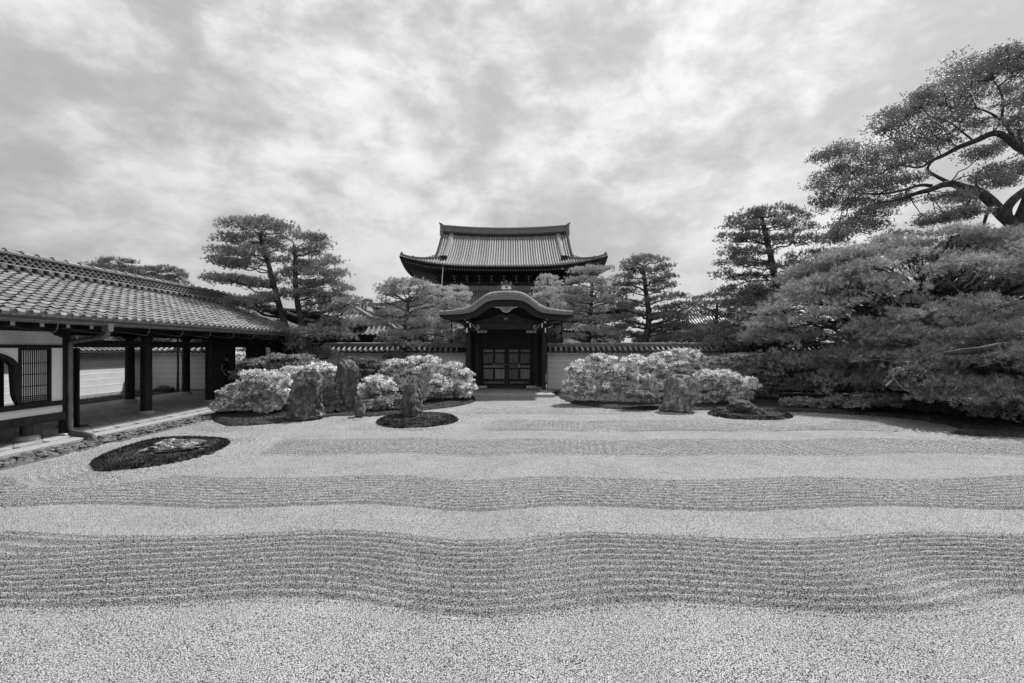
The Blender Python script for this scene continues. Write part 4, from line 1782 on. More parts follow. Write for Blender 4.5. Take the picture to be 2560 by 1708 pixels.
# verge tiles along the gable edge (stepped silhouette)
for sg in (-1, 1):
    for k in range(30):
        q = 2.3 + k * (B - 2.5) / 30
        z = hz(sg * (GG - .01), -B + q)
        b = MB()
        b.box(hc + sg * GG - .12 + sg * .12, hc + sg * GG + .12 + sg * .12, YC - B + q - .1, YC - B + q + .02, z - .16, z + .06)
        b.build('verge_tile', M['tile_dark'], hall)
    b = MB()
    ys = np.linspace(-B + 2.6, B - 2.6, 21)
    tp = [(y, hz(sg * (GG - .01), y) - .1) for y in ys]
    b.prism([(YC + y, z) for y, z in tp] + [(YC + B - 2.6, ZE + 1.6), (YC - B + 2.6, ZE + 1.6)], hc + sg * (GG - .35), hc + sg * (GG - .3), 'x')
    b.build('gable_wall', M['wood'], hall)
# main ridge
xs = np.linspace(-GG - .1, GG + .1, 21)
rz = lambda x: ZR + .35 * (x / GG) ** 2


def ridge_band(name, m_, z0, z1, hw, xs=xs):
    b = MB()
    b.band([(hc + x, rz(x) + z1) for x in xs], [(hc + x, rz(x) + z0) for x in xs], YC - hw, YC + hw)
    return b.build(name, M[m_], hall)


ridge_band('ridge_base_course', 'under_tile', -.25, .12, .42)
ridge_band('ridge_face', 'tile_dark', .12, .72, .30)
ridge_band('ridge_course', 'tile', .72, .78, .36)
ridge_band('ridge_top', 'tile_dark', .78, .90, .24)
for k in range(17):
    x = -6.8 + k * .85
    b = MB()
    b.box(hc + x - .015, hc + x + .015, YC - .315, YC - .30, rz(x) + .14, rz(x) + .70)
    b.build('ridge_clamp', M['zinc'], hall)
for k in range(50):
    x = -GG + k * 2 * GG / 49
    b = MB()
    b.lathe((hc + x, YC - .5, rz(x) + .02), [(.07, 0), (.07, .2)], 6, 'y')
    b.box(hc + x - .05, hc + x + .05, YC - .2, YC + .2, rz(x) + .90, rz(x) + .98)
    b.build('ridge_tile_end', M['tile_dark'], hall)
for sg in (-1, 1):
    b = MB()
    x = sg * (GG + .1)
    z = rz(x)
    b.prism([(hc + x - sg * .15, z - .5), (hc + x + sg * .22, z - .5), (hc + x + sg * .3, z - .1), (hc + x + sg * .2, z + .3), (hc + x + sg * .28, z + .75), (hc + x + sg * .42, z + 1.22), (hc + x + sg * .05, z + 1.02), (hc + x - sg * .15, z + .9)], YC - .45, YC + .45)
    oc = b.build('ridge_end_tile', M['tile_dark'], hall)
    for q in range(4):
        b = MB()
        b.lathe((hc + x + sg * .2, YC - .5, z - .4 + q * .28), [(.11, 0), (.11, .1)], 8, 'y')
        b.build('boss', M['tile'], oc)


def desc_ridge(pts, w0, hgt, name):
    """layered ridge following pts on the roof"""
    pp = [Vector(p) for p in pts]
    b = MB()
    b2 = MB()
    for i in range(len(pp) - 1):
        u = Vector((0, 0, hgt * .5))
        b.beam(pp[i] + u, pp[i + 1] + u, w0, hgt)
        b2.beam(pp[i] + u * 2.1, pp[i + 1] + u * 2.1, w0 * .55, hgt * .3)
    o = b.build(name, M['tile_dark'], hall)
    b2.build('ridge_cap', M['tile'], o)
    return o


def onigawara(p, s_, sg):
    b = MB()
    x, y, z = p
    b.prism([(x - .28 * s_, z - .1 * s_), (x + .28 * s_, z - .1 * s_), (x + .34 * s_, z + .2 * s_), (x + .2 * s_, z + .5 * s_), (x + .12 * s_, z + .75 * s_), (x, z + .6 * s_), (x - .12 * s_, z + .75 * s_), (x - .2 * s_, z + .5 * s_), (x - .34 * s_, z + .2 * s_)], y - .12, y + .1)
    b.lathe((x, y - .12, z + .25 * s_), [(0.0, -.1), (.12 * s_, -.06), (.15 * s_, 0)], 8, 'y')
    b.build('ogre_end_tile', M['tile_dark'], hall)


for sg in (-1, 1):
    pts = [(hc + sg * (6.55 + .12 * q / 5), YC - q, hz(sg * 6.6, -q) + .0) for q in np.linspace(.3, 6.0, 12)]
    b = MB()
    for (dx, m_) in ((-.17, 'tile'), (.17, 'tile')):
        rib(b, [(x + dx, y, z + .10) for x, y, z in pts], .1, 5)
    b.build('descending_ridge', M['tile'], hall, fixn=False)
    desc_ridge(pts, .3, .22, 'descending_ridge')
    x, y, z = pts[-1]
    b = MB()
    b.box(x - .35, x + .35, y - .35, y - .05, z - .25, z + .35)
    b.build('descending_ridge_end', M['wood'], hall)
    # corner ridge
    cr = []
    for t in np.linspace(0, 1, 12):
        rx, ry = 6.9 + (A - .25 - 6.9) * t, 5.7 + (B - .2 - 5.7) * (t ** 1.0)
        cr.append((hc + sg * rx, YC - ry, hz(sg * rx, -ry) + .02 + .10 * t))
    desc_ridge(cr[:9], .22, .18, 'corner_ridge')
    desc_ridge(cr[8:], .24, .16, 'corner_ridge_lower')
    onigawara(cr[8], .42, sg)
    onigawara(cr[11], .5, sg)
# eaves
b = MB()
per = []
xs2 = list(np.linspace(-A, A, 45))
ys2 = list(np.linspace(-B, B, 33))


def eave_solid(b, z0, z1, inset):
    fr = [(hc + x * (A - inset) / A, YC - B + inset, hz(x, -B)) for x in xs2]
    for (yy, s_) in ((-B + inset, -1), (B - inset, 1)):
        b.band([(p[0], p[2] + z1) for p in fr], [(p[0], p[2] + z0) for p in fr], YC + yy - .04, YC + yy + .04)
    for sg in (-1, 1):
        vs = []
        for y in ys2:
            z = hz(sg * A, y)
            x = hc + sg * (A - inset)
            yy = YC + y * (B - inset) / B
            vs += [(x, yy, z + z0), (x, yy, z + z1), (x - sg * .08, yy, z + z1), (x - sg * .08, yy, z + z0)]
        m = len(ys2)
        b.add(vs, [[4 * i + k, 4 * i + (k + 1) % 4, 4 * i + 4 + (k + 1) % 4, 4 * i + 4 + k] for i in range(m - 1) for k in range(4)])


eave_solid(b, -.22, -.06, .03)
b.build('eave_fascia', M['under_tile'], hall)
b = MB()
eave_solid(b, -.40, -.24, .35)
b.build('eave_fascia_lower', M['wood'], hall)
# soffit: from eave to body
BX, BY = 7.6, 4.9
ZW = 11.2
sof = MB()
for sg in (-1, 1):
    vs, fs = [], []
    for x in xs2:
        vs += [(hc + x, YC + sg * (B - .04), hz(x, -B) - .24), (hc + x * BX / A, YC + sg * BY, ZW - .9)]
    fs = [[2 * i, 2 * i + 1, 2 * i + 3, 2 * i + 2] for i in range(len(xs2) - 1)]
    sof.add(vs, fs)
    vs = []
    for y in ys2:
        vs += [(hc + sg * (A - .04), YC + y, hz(A, y) - .24), (hc + sg * BX, YC + y * BY / B, ZW - .9)]
    sof.add(vs, [[2 * i, 2 * i + 1, 2 * i + 3, 2 * i + 2] for i in range(len(ys2) - 1)])
sof.build('soffit', M['wood'], hall, fixn=False)
# rafters with painted ends
rf = mesh_local(lambda b: b.box(-.05, .05, -.0, 1.4, -.06, .06), 'rafter', M['wood'])
rfe = mesh_local(lambda b: b.box(-.05, .05, -.012, -.001, -.06, .06), 'painted_end', mat('faded end paint', .16, .3, 20, .8))
for k in range(74):
    x = -A + .7 + k * (2 * A - 1.4) / 73
    o = link('rafter', rf, hall, (hc + x, YC - B + .28, hz(x, -B) - .47), (R(4), 0, 0))
    e = link('painted_end', rfe, o, (hc + x, YC - B + .28, hz(x, -B) - .47))
    e.location = (0, 0, 0)
body = MB()
body.box(hc - BX, hc + BX, YC - BY, YC + BY, 5.5, ZW - .7)
body.build('hall_body', M['wood'], hall)
for (z0, z1, dy, m_) in ((9.18, 9.55, .12, 'wood_soft'), (9.95, 10.1, .1, 'wood'), (9.55, 9.62, .3, 'wood_soft')):
    b = MB()
    b.box(hc - BX - .2, hc + BX + .2, YC - BY - dy, YC - BY, z0, z1)
    b.build('head_rail', M[m_], hall)
# bracket clusters
for k in range(11):
    x = -6.9 + k * 1.38
    for j, (dy, z, hw) in enumerate(((.35, 9.78, .28), (.75, 10.02, .4), (1.2, 10.25, .52))):
        b = MB()
        b.box(hc + x - hw, hc + x + hw, YC - BY - dy - .12, YC - BY - dy + .12, z - .08, z + .08)
        b.box(hc + x - .09, hc + x + .09, YC - BY - dy - .25, YC - BY, z - .2, z - .06)
        o = b.build('bracket', M['wood'], hall)
        b = MB()
        b.box(hc + x - .07, hc + x + .07, YC - BY - dy - .262, YC - BY - dy - .251, z - .18, z - .08)
        b.build('painted_end', M['kerb'], o)
for k in range(6):
    x = -7.4 + k * 2.96
    b = MB()
    b.lathe((hc + x, YC - BY - .05, 5.5), [(.26, 0), (.26, 5.0)], 14)
    b.build('hall_column', M['wood'], hall, True)
for k in (0, 1, 2, 3, 4):
    x = (-5.9 + k * 2.96)
    b = MB()
    b.lathe((hc + x, YC - BY - .35, 9.45), [(0, -.12), (.15, -.10), (.24, -.02), (.26, .08)], 12, 'y')
    b.build('round_boss', M['wood_soft'], hall, True)
# lightning wire
b = MB()
p1 = P(1108, 664, 52.2)
p2 = P(1104, 718, 52.2)
b.tube([p1, p2], .035, 5)
b.build('lightning_wire', M['stripe'], hall)
# lower roof
LA, LB = 13.5, 11.0
LZ0, LZ1 = 5.75, 8.75


def lz(x, y):
    d = min(LA - abs(x), LB - abs(y))
    up = .8 * (abs(x) / LA) ** 5 * (abs(y) / LB) ** 5
    return LZ0 + (LZ1 - LZ0) * (.75 * d / 5.6 + .25 * (d / 5.6) ** 2) + up


b = MB()
n = 27
for (sx, sy) in ((0, -1), (0, 1), (1, 0), (-1, 0)):
    vs = []
    for i in range(n):
        t = -1 + 2 * i / (n - 1)
        for j in range(6):
            q = j / 5 * 5.6
            if sy:
                x, y = t * (LA - q), sy * (LB - q)
            else:
                x, y = sx * (LA - q), t * (LB - q)
            vs.append((hc + x, YC + y, lz(x, y) - .05))
    b.add(vs, [[i * 6 + j, i * 6 + j + 1, (i + 1) * 6 + j + 1, (i + 1) * 6 + j] for i in range(n - 1) for j in range(5)])
b.build('lower_roof', M['tile_dark'], hall, True, fixn=False)
for k in range(91):
    x = -LA + .15 + k * .2967
    run = min(5.6, LA - abs(x))
    if run < .3:
        continue
    b = MB()
    rib(b, [(hc + x, YC - LB + q, lz(x, -LB + q)) for q in np.linspace(-.03, run, 8)], .085, 5)
    b.build('lower_tile_row', M['tile'], hall, fixn=False)
b = MB()
b.box(hc - 8.4, hc + 8.4, YC - 5.6, YC - 5.2, LZ1 - .1, LZ1 + .35)
b.build('lower_ridge', M['tile_dark'], hall)
b = MB()
b.box(hc - 8.4, hc + 8.4, YC - 5.62, YC - 5.18, LZ1 + .35, LZ1 + .42)
b.build('lower_ridge_course', M['tile'], hall)
for sg in (-1, 1):
    pts = [(hc + sg * (LA - q), YC - LB + q, lz(LA - q, LB - q)) for q in np.linspace(.1, 5.5, 9)]
    desc_ridge(pts, .28, .25, 'lower_corner_ridge')
    onigawara(pts[0], .8, sg)
    onigawara(pts[3], .6, sg)
b = MB()
b.box(hc - LA + .1, hc + LA - .1, YC - LB + .05, YC + LB - .05, LZ0 - .35, LZ0 - .12)
b.build('lower_eave', M['wood'], hall)
b = MB()
b.box(hc - 10.6, hc + 10.6, YC - 8.1, YC + 8.1, -.1, LZ0 - .35)
b.build('lower_wall', M['wood'], hall)
for k in range(8):
    x = -10.5 + 3 * k
    b = MB()
    b.lathe((hc + x, YC - 8.3, -.1), [(.2, 0), (.2, 5.6)], 12)
    b.build('lower_column', M['wood_soft'], hall, True)
for k in range(7):
    x = -9 + 3 * k
    b = MB()
    b.box(hc + x - 1.25, hc + x + 1.25, YC - 8.2, YC - 8.1, .5, 4.2)
    b.build('shutter', M['wood_soft'], hall)


# ================================================================== SMALLER BUILDINGS BEHIND THE WALL
def hip_house(label, x0, x1, y0, y1, ze, rise, ridge_run, body_in=1.2, up=.25, name='side_hall', post=True):
    cx, cy = (x0 + x1) / 2, (y0 + y1) / 2
    t_ = thing(name, label, 'building', (cx, cy, 0))
    hx, hy = (x1 - x0) / 2, (y1 - y0) / 2

    def z_(x, y):
        d = min(hx - abs(x), hy - abs(y))
        u = up * (abs(x) / hx) ** 5 * (abs(y) / hy) ** 5
        q = max(0, min(1, d / ridge_run))
        return ze + rise * (.8 * q + .2 * q * q) + u
    b = MB()
    n = 17
    for (sx, sy) in ((0, -1), (0, 1), (1, 0), (-1, 0)):
        vs = []
        for i in range(n):
            t = -1 + 2 * i / (n - 1)
            for j in range(6):
                q = j / 5 * ridge_run
                if sy:
                    x, y = t * (hx - q), sy * (hy - q)
                else:
                    x, y = sx * (hx - q), t * (hy - q)
                vs.append((cx + x, cy + y, z_(x, y)))
        b.add(vs, [[i * 6 + j, i * 6 + j + 1, (i + 1) * 6 + j + 1, (i + 1) * 6 + j] for i in range(n - 1) for j in range(5)])
    b.add([(cx - hx + ridge_run, cy - hy + ridge_run, ze + rise), (cx + hx - ridge_run, cy - hy + ridge_run, ze + rise), (cx + hx - ridge_run, cy + hy - ridge_run, ze + rise), (cx - hx + ridge_run, cy + hy - ridge_run, ze + rise)], [[0, 1, 2, 3]])
    b.build('roof', M['tile_dark'], t_, fixn=False)
    k = 0
    x = -hx + .15
    while x < hx:
        run = min(ridge_run, hx - abs(x))
        if run > .2:
            b = MB()
            rib(b, [(cx + x, cy - hy + q, z_(x, -hy + q) + .02) for q in np.linspace(-.03, run, 6)], .07, 5)
            b.build('tile_row', M['tile'], t_, fixn=False)
        x += .30
    for sg in (-1, 1):
        b = MB()
        y = -hy + .15
        while y < hy:
            run = min(ridge_run, hy - abs(y))
            if run > .2:
                rib(b, [(cx + sg * (hx - q), cy + y, z_(hx - q, y) + .02) for q in np.linspace(-.03, run, 4)], .07, 4)
            y += .30
        b.build('side_tile_rows', M['tile_joined'], t_, fixn=False, kind='stuff')
        for sy in (-1, 1):
            b = MB()
            p_ = [(cx + sg * (hx - q), cy + sy * (hy - q), z_(hx - q, hy - q) + .1) for q in np.linspace(.05, ridge_run, 6)]
            for i in range(5):
                b.beam(p_[i], p_[i + 1], .2, .2)
            b.build('hip_ridge', M['tile_dark'], t_)
    b = MB()
    b.box(cx - hx + ridge_run - .1, cx + hx - ridge_run + .1, cy - .2, cy + .2, ze + rise - .05, ze + rise + .4)
    b.build('ridge', M['tile_dark'], t_)
    b = MB()
    b.box(x0 + .08, x1 - .08, y0 + .08, y1 - .08, ze - .2, ze - .03)
    b.build('eave', M['wood'], t_)
    b = MB()
    b.box(x0 + body_in, x1 - body_in, y0 + body_in, y1 - body_in, -.1, ze - .2)
    b.build('walls', M['wood'] if post else M['plaster_grey'], t_)
    if post:
        x = x0 + .6
        while x < x1 - .5:
            b = MB()
            b.box(x - .1, x + .1, y0 + .6, y0 + .8, -.1, ze - .2)
            b.build('post', M['wood'], t_)
            x += 1.2
    return t_


q0, q1 = P(800, 812, 30), P(956, 812, 30)
hip_house('small dark timber hall with bright tiled hip roof behind the wall left of the gate', q0[0] - 2.5, q1[0], 30, 36.0, q0[2], 1.15, 2.4, 1.3)
q0, q1 = P(880, 837, 27.4), P(1003, 837, 27.4)
hip_house('low tiled entrance porch in front of the small dark hall', q0[0] - 1.2, q1[0], 27.4, 29.7, q0[2], .62, 1.0, .5, .12, 'entrance_porch')
# gable of the cloister roof meeting the corridor
cl = thing('cloister_gable', 'dark boarded gable end with sweeping bargeboards at the far end of the corridor', 'building', (-9.8, 25, 0))
b = MB()
ga = P(757, 783, 24.8)
gb_ = P(872, 806, 24.8)
b.prism([(ga[0] - 3.2, ga[2] + .3), (ga[0], ga[2] + .10), (gb_[0], gb_[2] + .06), (gb_[0], gb_[2] - .12), (ga[0], ga[2] - .75), (ga[0] - 3.2, ga[2] - .6)], 24.7, 24.8)
b.build('gable_boards', M['wood'], cl)
b = MB()
b.prism([(ga[0] - 3.4, ga[2] + .45), (ga[0] + .3, ga[2] + .14), (gb_[0] + .1, gb_[2] + .13), (gb_[0] + .1, gb_[2] + .02), (ga[0] + .3, ga[2] + .03), (ga[0] - 3.4, ga[2] + .33)], 24.3, 29)
b.build('roof', M['tile_dark'], cl)
b = MB()
b.prism([(ga[0] - .1, ga[2] - .02), (ga[0] + .8, ga[2] - .35), (ga[0] + 1.3, ga[2] - .46), (ga[0] + 1.3, ga[2] - .54), (ga[0] + .8, ga[2] - .45), (ga[0] - .1, ga[2] - .14)], 23.2, 23.3)
b.build('sweeping_bargeboard', M['tile'], cl)
b = MB()
b.box(-10.9, gb_[0] - .6, 25.0, 28.5, -.1, ga[2] - .62)
b.build('walls', M['wood'], cl)
# far low building on the right
q0, q1 = P(1680, 812, 48), P(1800, 812, 48)
hip_house('low pale storehouse with tiled roof glimpsed between pines far right of the gate', q0[0], q1[0] + 3, 48, 56, q0[2], 2.3, 3.8, 1.0, .2, 'storehouse', post=False)
q0, q1 = P(1405, 850, 44), P(1560, 850, 44)
hip_house('low white walled outbuilding glimpsed under the pines just right of the gate', q0[0], q1[0], 44, 49, q0[2] + .8, .9, 2.2, .6, .2, 'outbuilding', post=False)
# ================================================================== ROCKS
def rock(label, px0, px1, py0, py1, d, depth, seed, lean=0.0, pw=1.0, sub=5, group=None, amp=.28, shape=None, mat_=None, name='standing_rock', outline=None):
    from mathutils import noise
    import bmesh
    c = P((px0 + px1) / 2, py1, d)
    hw = (px1 - px0) / 2 / F * d
    hh = (py1 - py0) / F * d
    z0 = 0.02
    ztop = EYE - (py0 - 870) / F * d
    hh = ztop - z0
    bm = bmesh.new()
    bmesh.ops.create_icosphere(bm, subdivisions=sub, radius=1)
    off = Vector((seed * 5.1, seed * 2.3, seed * .7))
    rs = random.Random(seed)
    planes = []
    for _ in range(22):
        n_ = Vector((rs.gauss(0, 1), rs.gauss(0, 1), rs.gauss(0, .6))).normalized()
        planes.append((n_, rs.uniform(.66, .95)))
    for v in bm.verts:
        p = v.co.copy()
        r_ = 1.0
        for n_, dd in planes:
            k = p.dot(n_)
            if k > 1e-3:
                r_ = min(r_, dd / k)
        q = p * r_
        f = 1 + amp * .6 * (noise.noise(q * 1.3 + off)) - amp * .45 * abs(noise.noise(q * 2.6 + off)) + amp * .28 * noise.noise(q * 6 + off) - .06 * abs(noise.noise(q * 12 + off)) + .02 * noise.noise(q * 26 + off)
        q = q * f
        t = max(0.0, (q.z + 1) / 2)
        wd = shape(t) if shape else (1.0 - .42 * t ** 1.6)
        if outline is not None:
            tt = min(1.0, max(0.0, t))
            yy = py1 - tt * (py1 - py0)
            oy = [o_[0] for o_ in outline]
            xl = np.interp(yy, oy, [o_[1] for o_ in outline])
            xr = np.interp(yy, oy, [o_[2] for o_ in outline])
            zc = p.z
            t = max(0.0, (zc * 1.0 + (q.z - p.z) * .12 + 1) / 2)
            sl = max(.16, math.sqrt(max(0, 1 - zc * zc))) * 1.0
            q = q * min(1.0, sl / .5)
            q = q + Vector((noise.noise(p * 5 + off), noise.noise(p * 5.3 - off), 0)) * .10 + Vector((noise.noise(p * 14 + off), noise.noise(p * 14 - off), 0)) * .035
            k = d / F
            hx = (xr - xl) / 2 * k
            v.co = (((xl + xr) / 2 - (px0 + px1) / 2) * k + q.x / sl * hx * 1.08, q.y / sl * min(hx, depth * 1.1) * .95 * (1 - .35 * t ** 3), t * hh * 1.04 - .05 * hh + t * t * hh * (.16 * noise.noise(Vector((q.x * 1.8, q.y * 1.8, 0)) + off) + .05 * noise.noise(Vector((q.x * 5, q.y * 5, 0)) - off)) - hh * .10 * t ** 3 * min(1.0, (q.x * q.x + q.y * q.y)))
            continue
        v.co = (q.x * wd * hw * 1.06 + lean * t * hw, q.y * wd * depth, t * hh * 1.03 - .05 * hh)
    me = bpy.data.meshes.new(name)
    bm.to_mesh(me)
    bm.free()
    me.polygons.foreach_set('use_smooth', np.ones(len(me.polygons), bool))
    me.set_sharp_from_angle(angle=R(28))
    me.materials.append(M[mat_ or 'rock'])
    return setp(link(name, me, None, (c[0], d, z0)), label, 'rock', group)


rock('tallest broad upright rock with pale crest, in front of the left azaleas', 718, 815, 924, 1056, 14.8, .5, 3, .12, outline=[(923, 765, 787), (931, 752, 798), (946, 739, 809), (964, 731, 814), (1001, 722, 809), (1031, 715, 806), (1053, 713, 800)])
rock('tall narrow upright rock behind, topped by pale lichen, between left azaleas', 836, 902, 891, 1035, 16.4, .4, 9, -.05, outline=[(893, 853, 869), (905, 842, 882), (923, 837, 900), (946, 835, 901), (982, 839, 894), (1027, 842, 890)])
rock('small dark squat rock at the gravel edge right of the tall left rocks', 876, 922, 998, 1048, 15.3, .3, 14, 0, sub=4)
rock('upright rock with striped face standing on the round moss island', 1000, 1060, 961, 1052, 14.9, .36, 21, .06, outline=[(963, 1018, 1038), (975, 1009, 1048), (994, 1002, 1056), (1020, 999, 1059), (1049, 997, 1053)])
rock('broad craggy rock between the two right azalea groups', 1648, 1742, 934, 1030, 16.75, .6, 31, -.05, amp=.4, outline=[(928, 1688, 1706), (938, 1672, 1722), (952, 1660, 1735), (976, 1650, 1740), (1002, 1645, 1741), (1030, 1640, 1738)], mat_='rock_pale')
rock('flat dark rock at the back of the right moss island', 1808, 1900, 1000, 1038, 16.0, .45, 41, .1, sub=4, amp=.35, outline=[(1000, 1838, 1868), (1010, 1822, 1885), (1022, 1812, 1897), (1040, 1806, 1902)], mat_='rock_dark', name='flat_rock')
rock('smaller rounded dark rock at the front of the right moss island', 1868, 1918, 1018, 1045, 15.3, .35, 44, 0, sub=4, shape=lambda t: 1.0 - .5 * t, mat_='rock_dark', name='flat_rock')
rk = rock('flat craggy rock with white veins lying in the long moss island', 322, 490, 1100, 1152, 9.9, .62, 52, 0, sub=5, amp=.7, shape=lambda t: 1.0 - .45 * t, name='flat_rock', mat_='rock_vein')
rk.location = (-7.05, 10.15, .02)
rk.scale = (1.2, 1.15, .95)
rk.rotation_euler = (0, 0, R(38))
rk2 = rock('small pale stone nearly buried at the near end of the long moss island', 262, 302, 1150, 1166, 9.3, .22, 61, 0, sub=3, shape=lambda t: 1.0 - .6 * t, name='flat_rock')
rk2.scale = (1, 1, .8)
rk2.location = (-7.55, 9.02, .03)
rock('dark rough stump like rock by the side wall behind the corridor columns', 380, 440, 962, 990, 23.3, .5, 71, 0, sub=4, amp=.5, name='low_rock')


# ================================================================== PLANTS
def tri_soup(centers, dirs, K, Lr, w_, spread, seed=0):
    """K thin triangles round each centre"""
    r_ = np.random.default_rng(seed)
    n = len(centers)
    c = np.repeat(centers, K, 0)
    a = np.repeat(dirs, K, 0)
    d = a + r_.normal(0, spread, (n * K, 3))
    d /= np.linalg.norm(d, axis=1, keepdims=True) + 1e-9
    o = r_.normal(0, 1, (n * K, 3))
    s_ = np.cross(d, o)
    s_ /= np.linalg.norm(s_, axis=1, keepdims=True) + 1e-9
    Ln = r_.uniform(Lr[0], Lr[1], (n * K, 1))
    base = c + d * .015
    V = np.stack([base - s_ * w_, base + s_ * w_, base + d * Ln], 1)
    return V.reshape(-1, 3)


def leaf_soup(centers, dirs, K, Lr, wr, spread, seed=0):
    """K rhombic leaves (2 triangles) fanned round each shoot"""
    r_ = np.random.default_rng(seed)
    n = len(centers)
    c = np.repeat(centers, K, 0)
    a = np.repeat(dirs, K, 0)
    d = a * .45 + r_.normal(0, spread, (n * K, 3))
    d /= np.linalg.norm(d, axis=1, keepdims=True) + 1e-9
    s_ = np.cross(d, a + r_.normal(0, .25, (n * K, 3)))
    s_ /= np.linalg.norm(s_, axis=1, keepdims=True) + 1e-9
    Ln = r_.uniform(Lr[0], Lr[1], (n * K, 1))
    wd = Ln * wr
    mid_ = c + d * Ln * .3
    V = np.stack([mid_ - s_ * wd, c + d * Ln, mid_ + s_ * wd], 1).reshape(-1, 3)
    T = np.arange(n * K * 3).reshape(-1, 3)
    return V, T


def limb(b, p, q, r0, r1, n=6, sag=0.0, wob=.06, seg=6, rs=random):
    p, q = np.array(p, float), np.array(q, float)
    L_ = np.linalg.norm(q - p)
    pts, rad = [], []
    for i in range(seg + 1):
        t = i / seg
        pt = p + (q - p) * t
        pt[2] += sag * L_ * math.sin(math.pi * t)
        if 0 < i < seg:
            pt = pt + np.array([rs.gauss(0, 1), rs.gauss(0, 1), rs.gauss(0, 1)]) * wob * L_ / seg * 2
        pts.append(pt)
        rad.append(r0 + (r1 - r0) * t ** .8)
    b.tube(pts, rad, n, caps=False)
    return pts


TOT = [0]


def pine(label, trunk, pads, d, r0=.16, r1=.05, needle='needle', dens=150, K=8, Ln=(.09, .16), group=None, seed=1, conv=None, depthk=.85, behind=0.0, name='pine_tree', width=.0125, nlimb=5, dj=1.0, base_z=None):
    """trunk: list of (px,py); pads: list of (px,py,rx,ry[,dy]) in photograph pixels at distance d"""
    rs = random.Random(seed)
    r_ = np.random.default_rng(seed)
    cv = conv or (lambda x, y: (x, y))
    tp = []
    for i, t in enumerate(trunk):
        x, y = cv(t[0], t[1])
        p = P(x, y, d)
        p[1] += r_.normal(0, .05) if i else 0
        tp.append(p)
    if tp[0][2] > 0.0:
        b0 = tp[0].copy()
        b0[2] = 0.0 if base_z is None else base_z
        dirn = (tp[0] - tp[1])
        k = (tp[0][2] - b0[2]) / max(1e-3, -dirn[2]) if dirn[2] < 0 else 0
        b0[0] += max(-.6, min(.6, dirn[0] * k * .6))
        tp = [b0] + tp
    t_ = thing(name, label, 'pine tree', tuple(tp[0]), group)
    # smooth trunk
    q = open_smooth(tp, 2)
    m = len(q)
    b = MB()
    rad = [r0 * 1.25 if i == 0 else r0 + (r1 - r0) * (i / (m - 1)) for i in range(m)]
    b.tube(q, rad, 10, caps=False)
    tr = b.build('trunk', M['bark'], t_, True, fixn=False)
    lb = MB()
    tw = MB()
    cs, ds = [], []
    for pd in pads:
        x, y = cv(pd[0], pd[1])
        sx = (cv(1, 0)[0] - cv(0, 0)[0])
        rx, ry = pd[2] * sx / F * d * 1.12, pd[3] * sx / F * d * 1.35
        c = P(x, y, d)
        # keep the pad near the trunk when it is drawn over it, otherwise spread it in depth
        dy = pd[4] if len(pd) > 4 else rs.uniform(-1, 1) * dj
        c = c + (c - np.array([0, 0, EYE])) * (dy / d)
        # attach point on trunk
        zt = c[2] - .25 * abs(c[0] - tp[-1][0]) - .1
        i = int(np.argmin(np.abs(q[:, 2] - zt)))
        at = q[i]
        anchor = c + np.array([0, 0, -ry * .55])
        rb = max(.018, .22 * (r0 if i < m / 2 else r1 * 1.6))
        pts = limb(lb, at, anchor, rb * 1.7, rb * .7, 6, sag=rs.uniform(-.02, .10), wob=.10, seg=7, rs=rs)
        rd = rx * depthk
        for k in range(nlimb):
            a = rs.uniform(0, 6.28)
            rr = rs.uniform(.45, .92)
            tgt = c + np.array([math.cos(a) * rx * rr, math.sin(a) * rd * rr, ry * (.15 - .5 * rr * rr)])
            st = pts[rs.choice([3, 4, 5, 6, 7])]
            limb(lb, st, tgt, rb * .6, .008, 5, sag=rs.uniform(-.06, .06), wob=.10, seg=4, rs=rs)
        area = math.pi * rx * rd
        n = max(30, int(area * dens))
        # shoots gathered in sprays
        ns = max(5, int(n / 14))
        a = r_.uniform(0, 2 * np.pi, ns)
        rr = np.sqrt(r_.uniform(0, 1, ns))
        sp = np.stack([np.cos(a) * rr * rx, np.sin(a) * rr * rd, ry * (.75 * (1 - rr ** 2) - .1) + r_.normal(0, ry * .22, ns)], 1)
        j = r_.integers(0, ns, n)
        o = sp[j] + r_.normal(0, 1, (n, 3)) * np.array([.15, .15, .055])
        dr = np.stack([o[:, 0] / rx * .55, o[:, 1] / rd * .55, np.full(n, .8)], 1) + r_.normal(0, .28, (n, 3))
        low = r_.random(n) < .15
        o[low, 2] -= ry * .5
        dr /= np.linalg.norm(dr, axis=1, keepdims=True)
        cs.append(c + o)
        ds.append(dr)
    cs, ds = np.concatenate(cs), np.concatenate(ds)
    V = tri_soup(cs, ds, K, Ln, width, .55, seed)
    V -= ORG[t_.name]
    T = np.arange(len(V)).reshape(-1, 3)
    TOT[0] += len(T)
    lb.build('limbs', M['bark'], t_, True, fixn=False)
    o = link('needles', mesh_np('needles', V, T, M[needle]), t_)
    o['kind'] = 'stuff'
    return t_


z3 = lambda x, y: (500 + .37 * x, 520 + .37 * y)
z2 = lambda x, y: (950 + .319 * x, 530 + .319 * y)
z4 = lambda x, y: (1350 + .319 * x, 600 + .319 * y)
vw = lambda x, y: (x * 1.0894, y * 1.0894)
z5 = lambda x, y: (1900 + .6696 * x, 100 + .6696 * y)
z1 = lambda x, y: (.3827 * x, 600 + .3827 * y)

